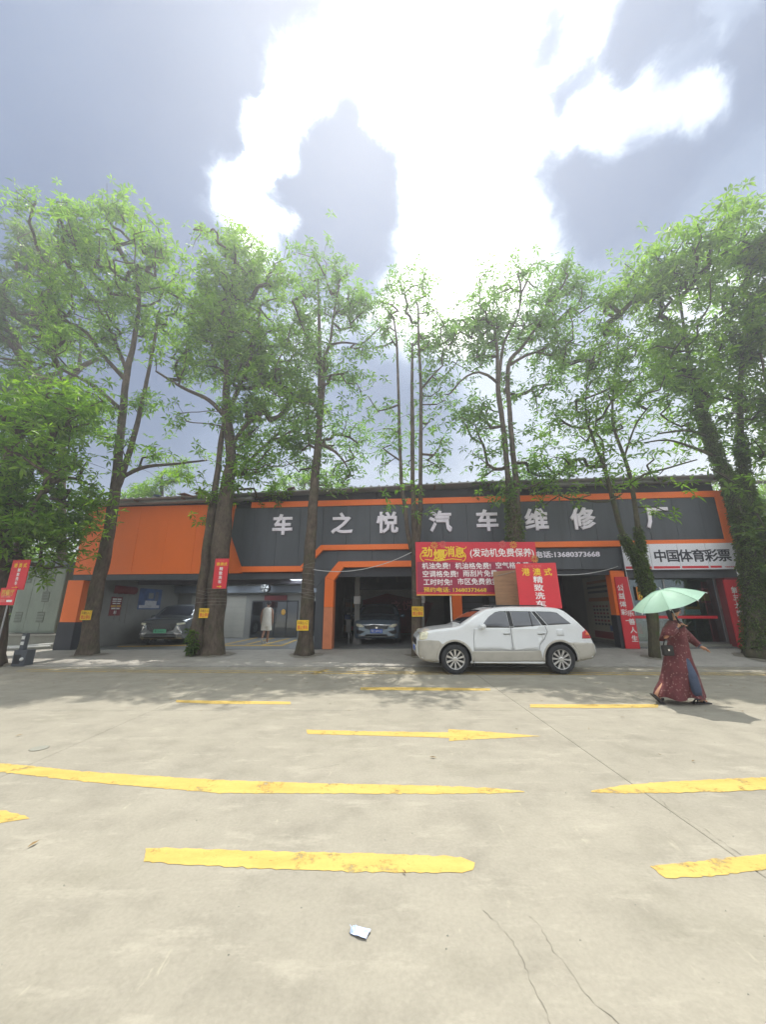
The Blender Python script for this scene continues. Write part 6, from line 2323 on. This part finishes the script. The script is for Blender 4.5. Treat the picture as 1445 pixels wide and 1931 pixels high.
for i, (s, z0, w, h, m) in enumerate(((22.45, 1.55, .42, .60, 'menu_cream'), (23.35, 1.75, .34, .5, 'pink_print'), (21.55, 1.45, .36, .52, 'white_print'))):
    pz = thing('window_poster', ('cream printed poster on the lottery shop glass behind the umbrella', 'pinkish poster on the lottery shop glass beside the orange framed sign', 'white poster on the lottery shop glass near the ivy trunk')[i], 'poster', fw(s, .402, z0), FANG)
    MB().box((-w / 2, 0, 0), (w / 2, .006, h)).build('sheet', m, pz)
    MB().box((-w * .4, -.003, h * .8), (w * .4, -.0005, h * .9)).build('print_line', 'sign_red', pz)
    MB().box((-w * .4, -.003, h * .15), (w * .4, -.0005, h * .6)).build('print_patch', ('beam_blue', 'gold_print', 'pink_print')[i], pz)


def metal_chair(s, d, rz, label):
    t = thing('folding_chair', label, 'chair', fw(s, d, gz), rz, 'chairs in the lottery shop')
    for sx in (-1, 1):
        MB().tube([(sx * .2, -.22, 0), (sx * .2, .12, .44), (sx * .2, .24, .86)], .014, 6).build('frame', 'steel', t)
        MB().tube([(sx * .2, .24, 0), (sx * .2, -.16, .44)], .014, 6).build('leg', 'steel', t)
    MB().box((-.2, -.2, .43), (.2, .18, .46)).build('seat', 'deep_red', t, bevel=.01)
    MB().box((-.2, .19, .62), (.2, .22, .84)).build('backrest', 'wall_grey', t, bevel=.01)


metal_chair(22.5, 1.15, FANG + R(160), 'steel chair facing the counter behind the walking woman')
metal_chair(23.1, 1.3, FANG + R(200), 'steel chair standing under the orange framed sign')

# wall and lean-to beyond the right end
bw = thing('boundary_wall', 'pale rendered wall running back beyond the right end of the shop', 'wall', fw(24.75, .9, .1), FANG)
MB().box((0, 0, 0), (.18, 9, 2.9)).build('wall', 'render_wall', bw)
MB().box((-.05, -.03, 2.902), (.24, 9.05, 2.98)).build('coping', 'white_plastic', bw)
hb = thing('far_house', 'pale house glimpsed between the sign and the ivy trunk', 'house', (18.6, 19.5, 0))
MB().box((-2.2, 0, 0), (3, 6, 5.0)).build('wall', 'sign_white', hb)
for z in (1.2, 3.2):
    for x in (-1.5, .2, 1.8):
        w_ = MB().box((x, -.03, z), (x + .9, .0, z + 1.1)).build('window', 'anthracite', hb)
        MB().box((x + .05, -.04, z + .05), (x + .85, -.031, z + 1.05)).build('pane', 'car_glass', w_)
MB().box((-2.5, -.4, 5.0), (3.3, 6.3, 5.2)).build('roof', 'roof_metal', hb)

# hedge closing the view beyond both ends of the shop
r_ = np.random.default_rng(77)
for nm, x0, x1, y0, lab in (('hedge', -40, -15.2, 25, 'far hedge closing the view at left'), ('hedge', 15.0, 40, 24, 'far hedge closing the view at right')):
    C = np.stack([r_.uniform(x0, x1, 5200), y0 + r_.normal(size=5200) * .7, np.abs(r_.beta(1.2, 1.1, 5200)) * 3.4], axis=1)
    o = leaf_mesh(nm, C, .32, r_, 'leaf_deep', None, per=6)
    o['kind'] = 'stuff'

# ------------------------------------------------------------------ litter
def litter(px, py, label, m, w, h, seed):
    x, y = gp(px, py)
    r = random.Random(seed)
    vs, fs = [], []
    n = 5
    for j in range(n):
        for i in range(n):
            vs.append(((i / (n - 1) - .5) * w + r.uniform(-.1, .1) * w, (j / (n - 1) - .5) * h + r.uniform(-.1, .1) * h, .006 + abs(r.gauss(0, .25)) * min(w, h) * .5))
    for j in range(n - 1):
        for i in range(n - 1):
            fs.append((j * n + i, j * n + i + 1, (j + 1) * n + i + 1, (j + 1) * n + i))
    o = MB().add(vs, fs).build('wrapper', m, loc=(x, y, 0))
    o.rotation_euler = (0, 0, R(-18))
    return tag(o, label, 'litter', 'scraps of litter on the road')


litter(678, 1760, 'crumpled pale blue and white wrapper on the near road', 'litter_blue', .10, .055, 2)
o = litter(676, 1755, 'white strip of the crumpled wrapper on the near road', 'litter_white', .06, .022, 4)


litter(432, 1257, 'white scrap lying on the shaded pavement edge', 'litter_white', .10, .06, 6)
x, y = gp(74, 1411)
mh = thing('manhole_cover', 'small round dark cover set flush in the road at left', 'cover', (x, y, .001))
MB().tube([(0, 0, -.02), (0, 0, .004)], [.085, .085], 20).build('lid', 'plinth', mh)
MB().tube([(0, 0, -.02), (0, 0, .002)], [.092, .092], 20).build('ring', 'soil_joint', mh)
# fallen leaves scattered under the trees
N = 800
r_ = np.random.default_rng(9)
lx, ly = r_.uniform(-13, 13, N), np.where(r_.random(N) < .93, r_.uniform(8.2, 13.2, N), r_.uniform(2.5, 8.2, N))
vs, fs = [], []
for i in range(N):
    z = ground_z(lx[i], ly[i]) + .012
    a, l = r_.uniform(0, 6.28), r_.uniform(.018, .045)
    dx, dy = math.cos(a) * l, math.sin(a) * l
    k = len(vs)
    vs += [(lx[i] - dx, ly[i] - dy, z), (lx[i] - dy * .3, ly[i] + dx * .3, z + .006), (lx[i] + dx, ly[i] + dy, z + .003), (lx[i] + dy * .3, ly[i] - dx * .3, z + .004)]
    fs.append((k, k + 1, k + 2, k + 3))
tag(MB().add(vs, fs).build('fallen_leaves', 'dry_leaf'), kind='stuff')
# grit and crumbs of concrete on the road
gv, gf = [], []
r_ = np.random.default_rng(21)
for i in range(420):
    x, y = r_.uniform(-6, 6), 1.6 + r_.gamma(1.6, 2.0)
    if y > 10:
        continue
    h = .0018 + .004 * r_.random() ** 3
    k = len(gv)
    a = r_.uniform(0, 6.28)
    for q in range(3):
        gv.append((x + h * 1.3 * math.cos(a + q * 2.1), y + h * 1.3 * math.sin(a + q * 2.1), 0.0))
    gv.append((x, y, h * 1.2))
    gf += [(k, k + 1, k + 3), (k + 1, k + 2, k + 3), (k + 2, k, k + 3)]
tag(MB().add(gv, gf).build('grit', 'plinth'), kind='stuff')
# rubbish blown on to the eave
for i, (s, w, m) in enumerate(((4.2, .55, 'rust_metal'), (4.9, .4, 'plywood'), (3.2, .3, 'poster_blue'), (8.6, .3, 'rust_metal'), (13.0, .35, 'rust_metal'))):
    o = MB().hexa([(0, 0, 0), (w, -.05, .02), (w, .4, .05), (0, .4, .06), (0, 0, .02), (w, -.05, .05), (w, .4, .07), (0, .4, .08)]).build('roof_scrap', m, loc=fw(s, -.62, roof_z(s) + .05))
    o.rotation_euler = (R(-8), R((-1) ** i * 9), FANG + R(12 * (i - 2)))
    tag(o, ('rusty sheet scrap on the eave above the orange panel', 'brown board scrap on the eave above the orange panel', 'faded blue scrap on the eave beside the leaning tree', 'bent rusty scrap on the eave near the straight trunk', 'upturned roof scrap on the eave by the three stems')[i], 'scrap')
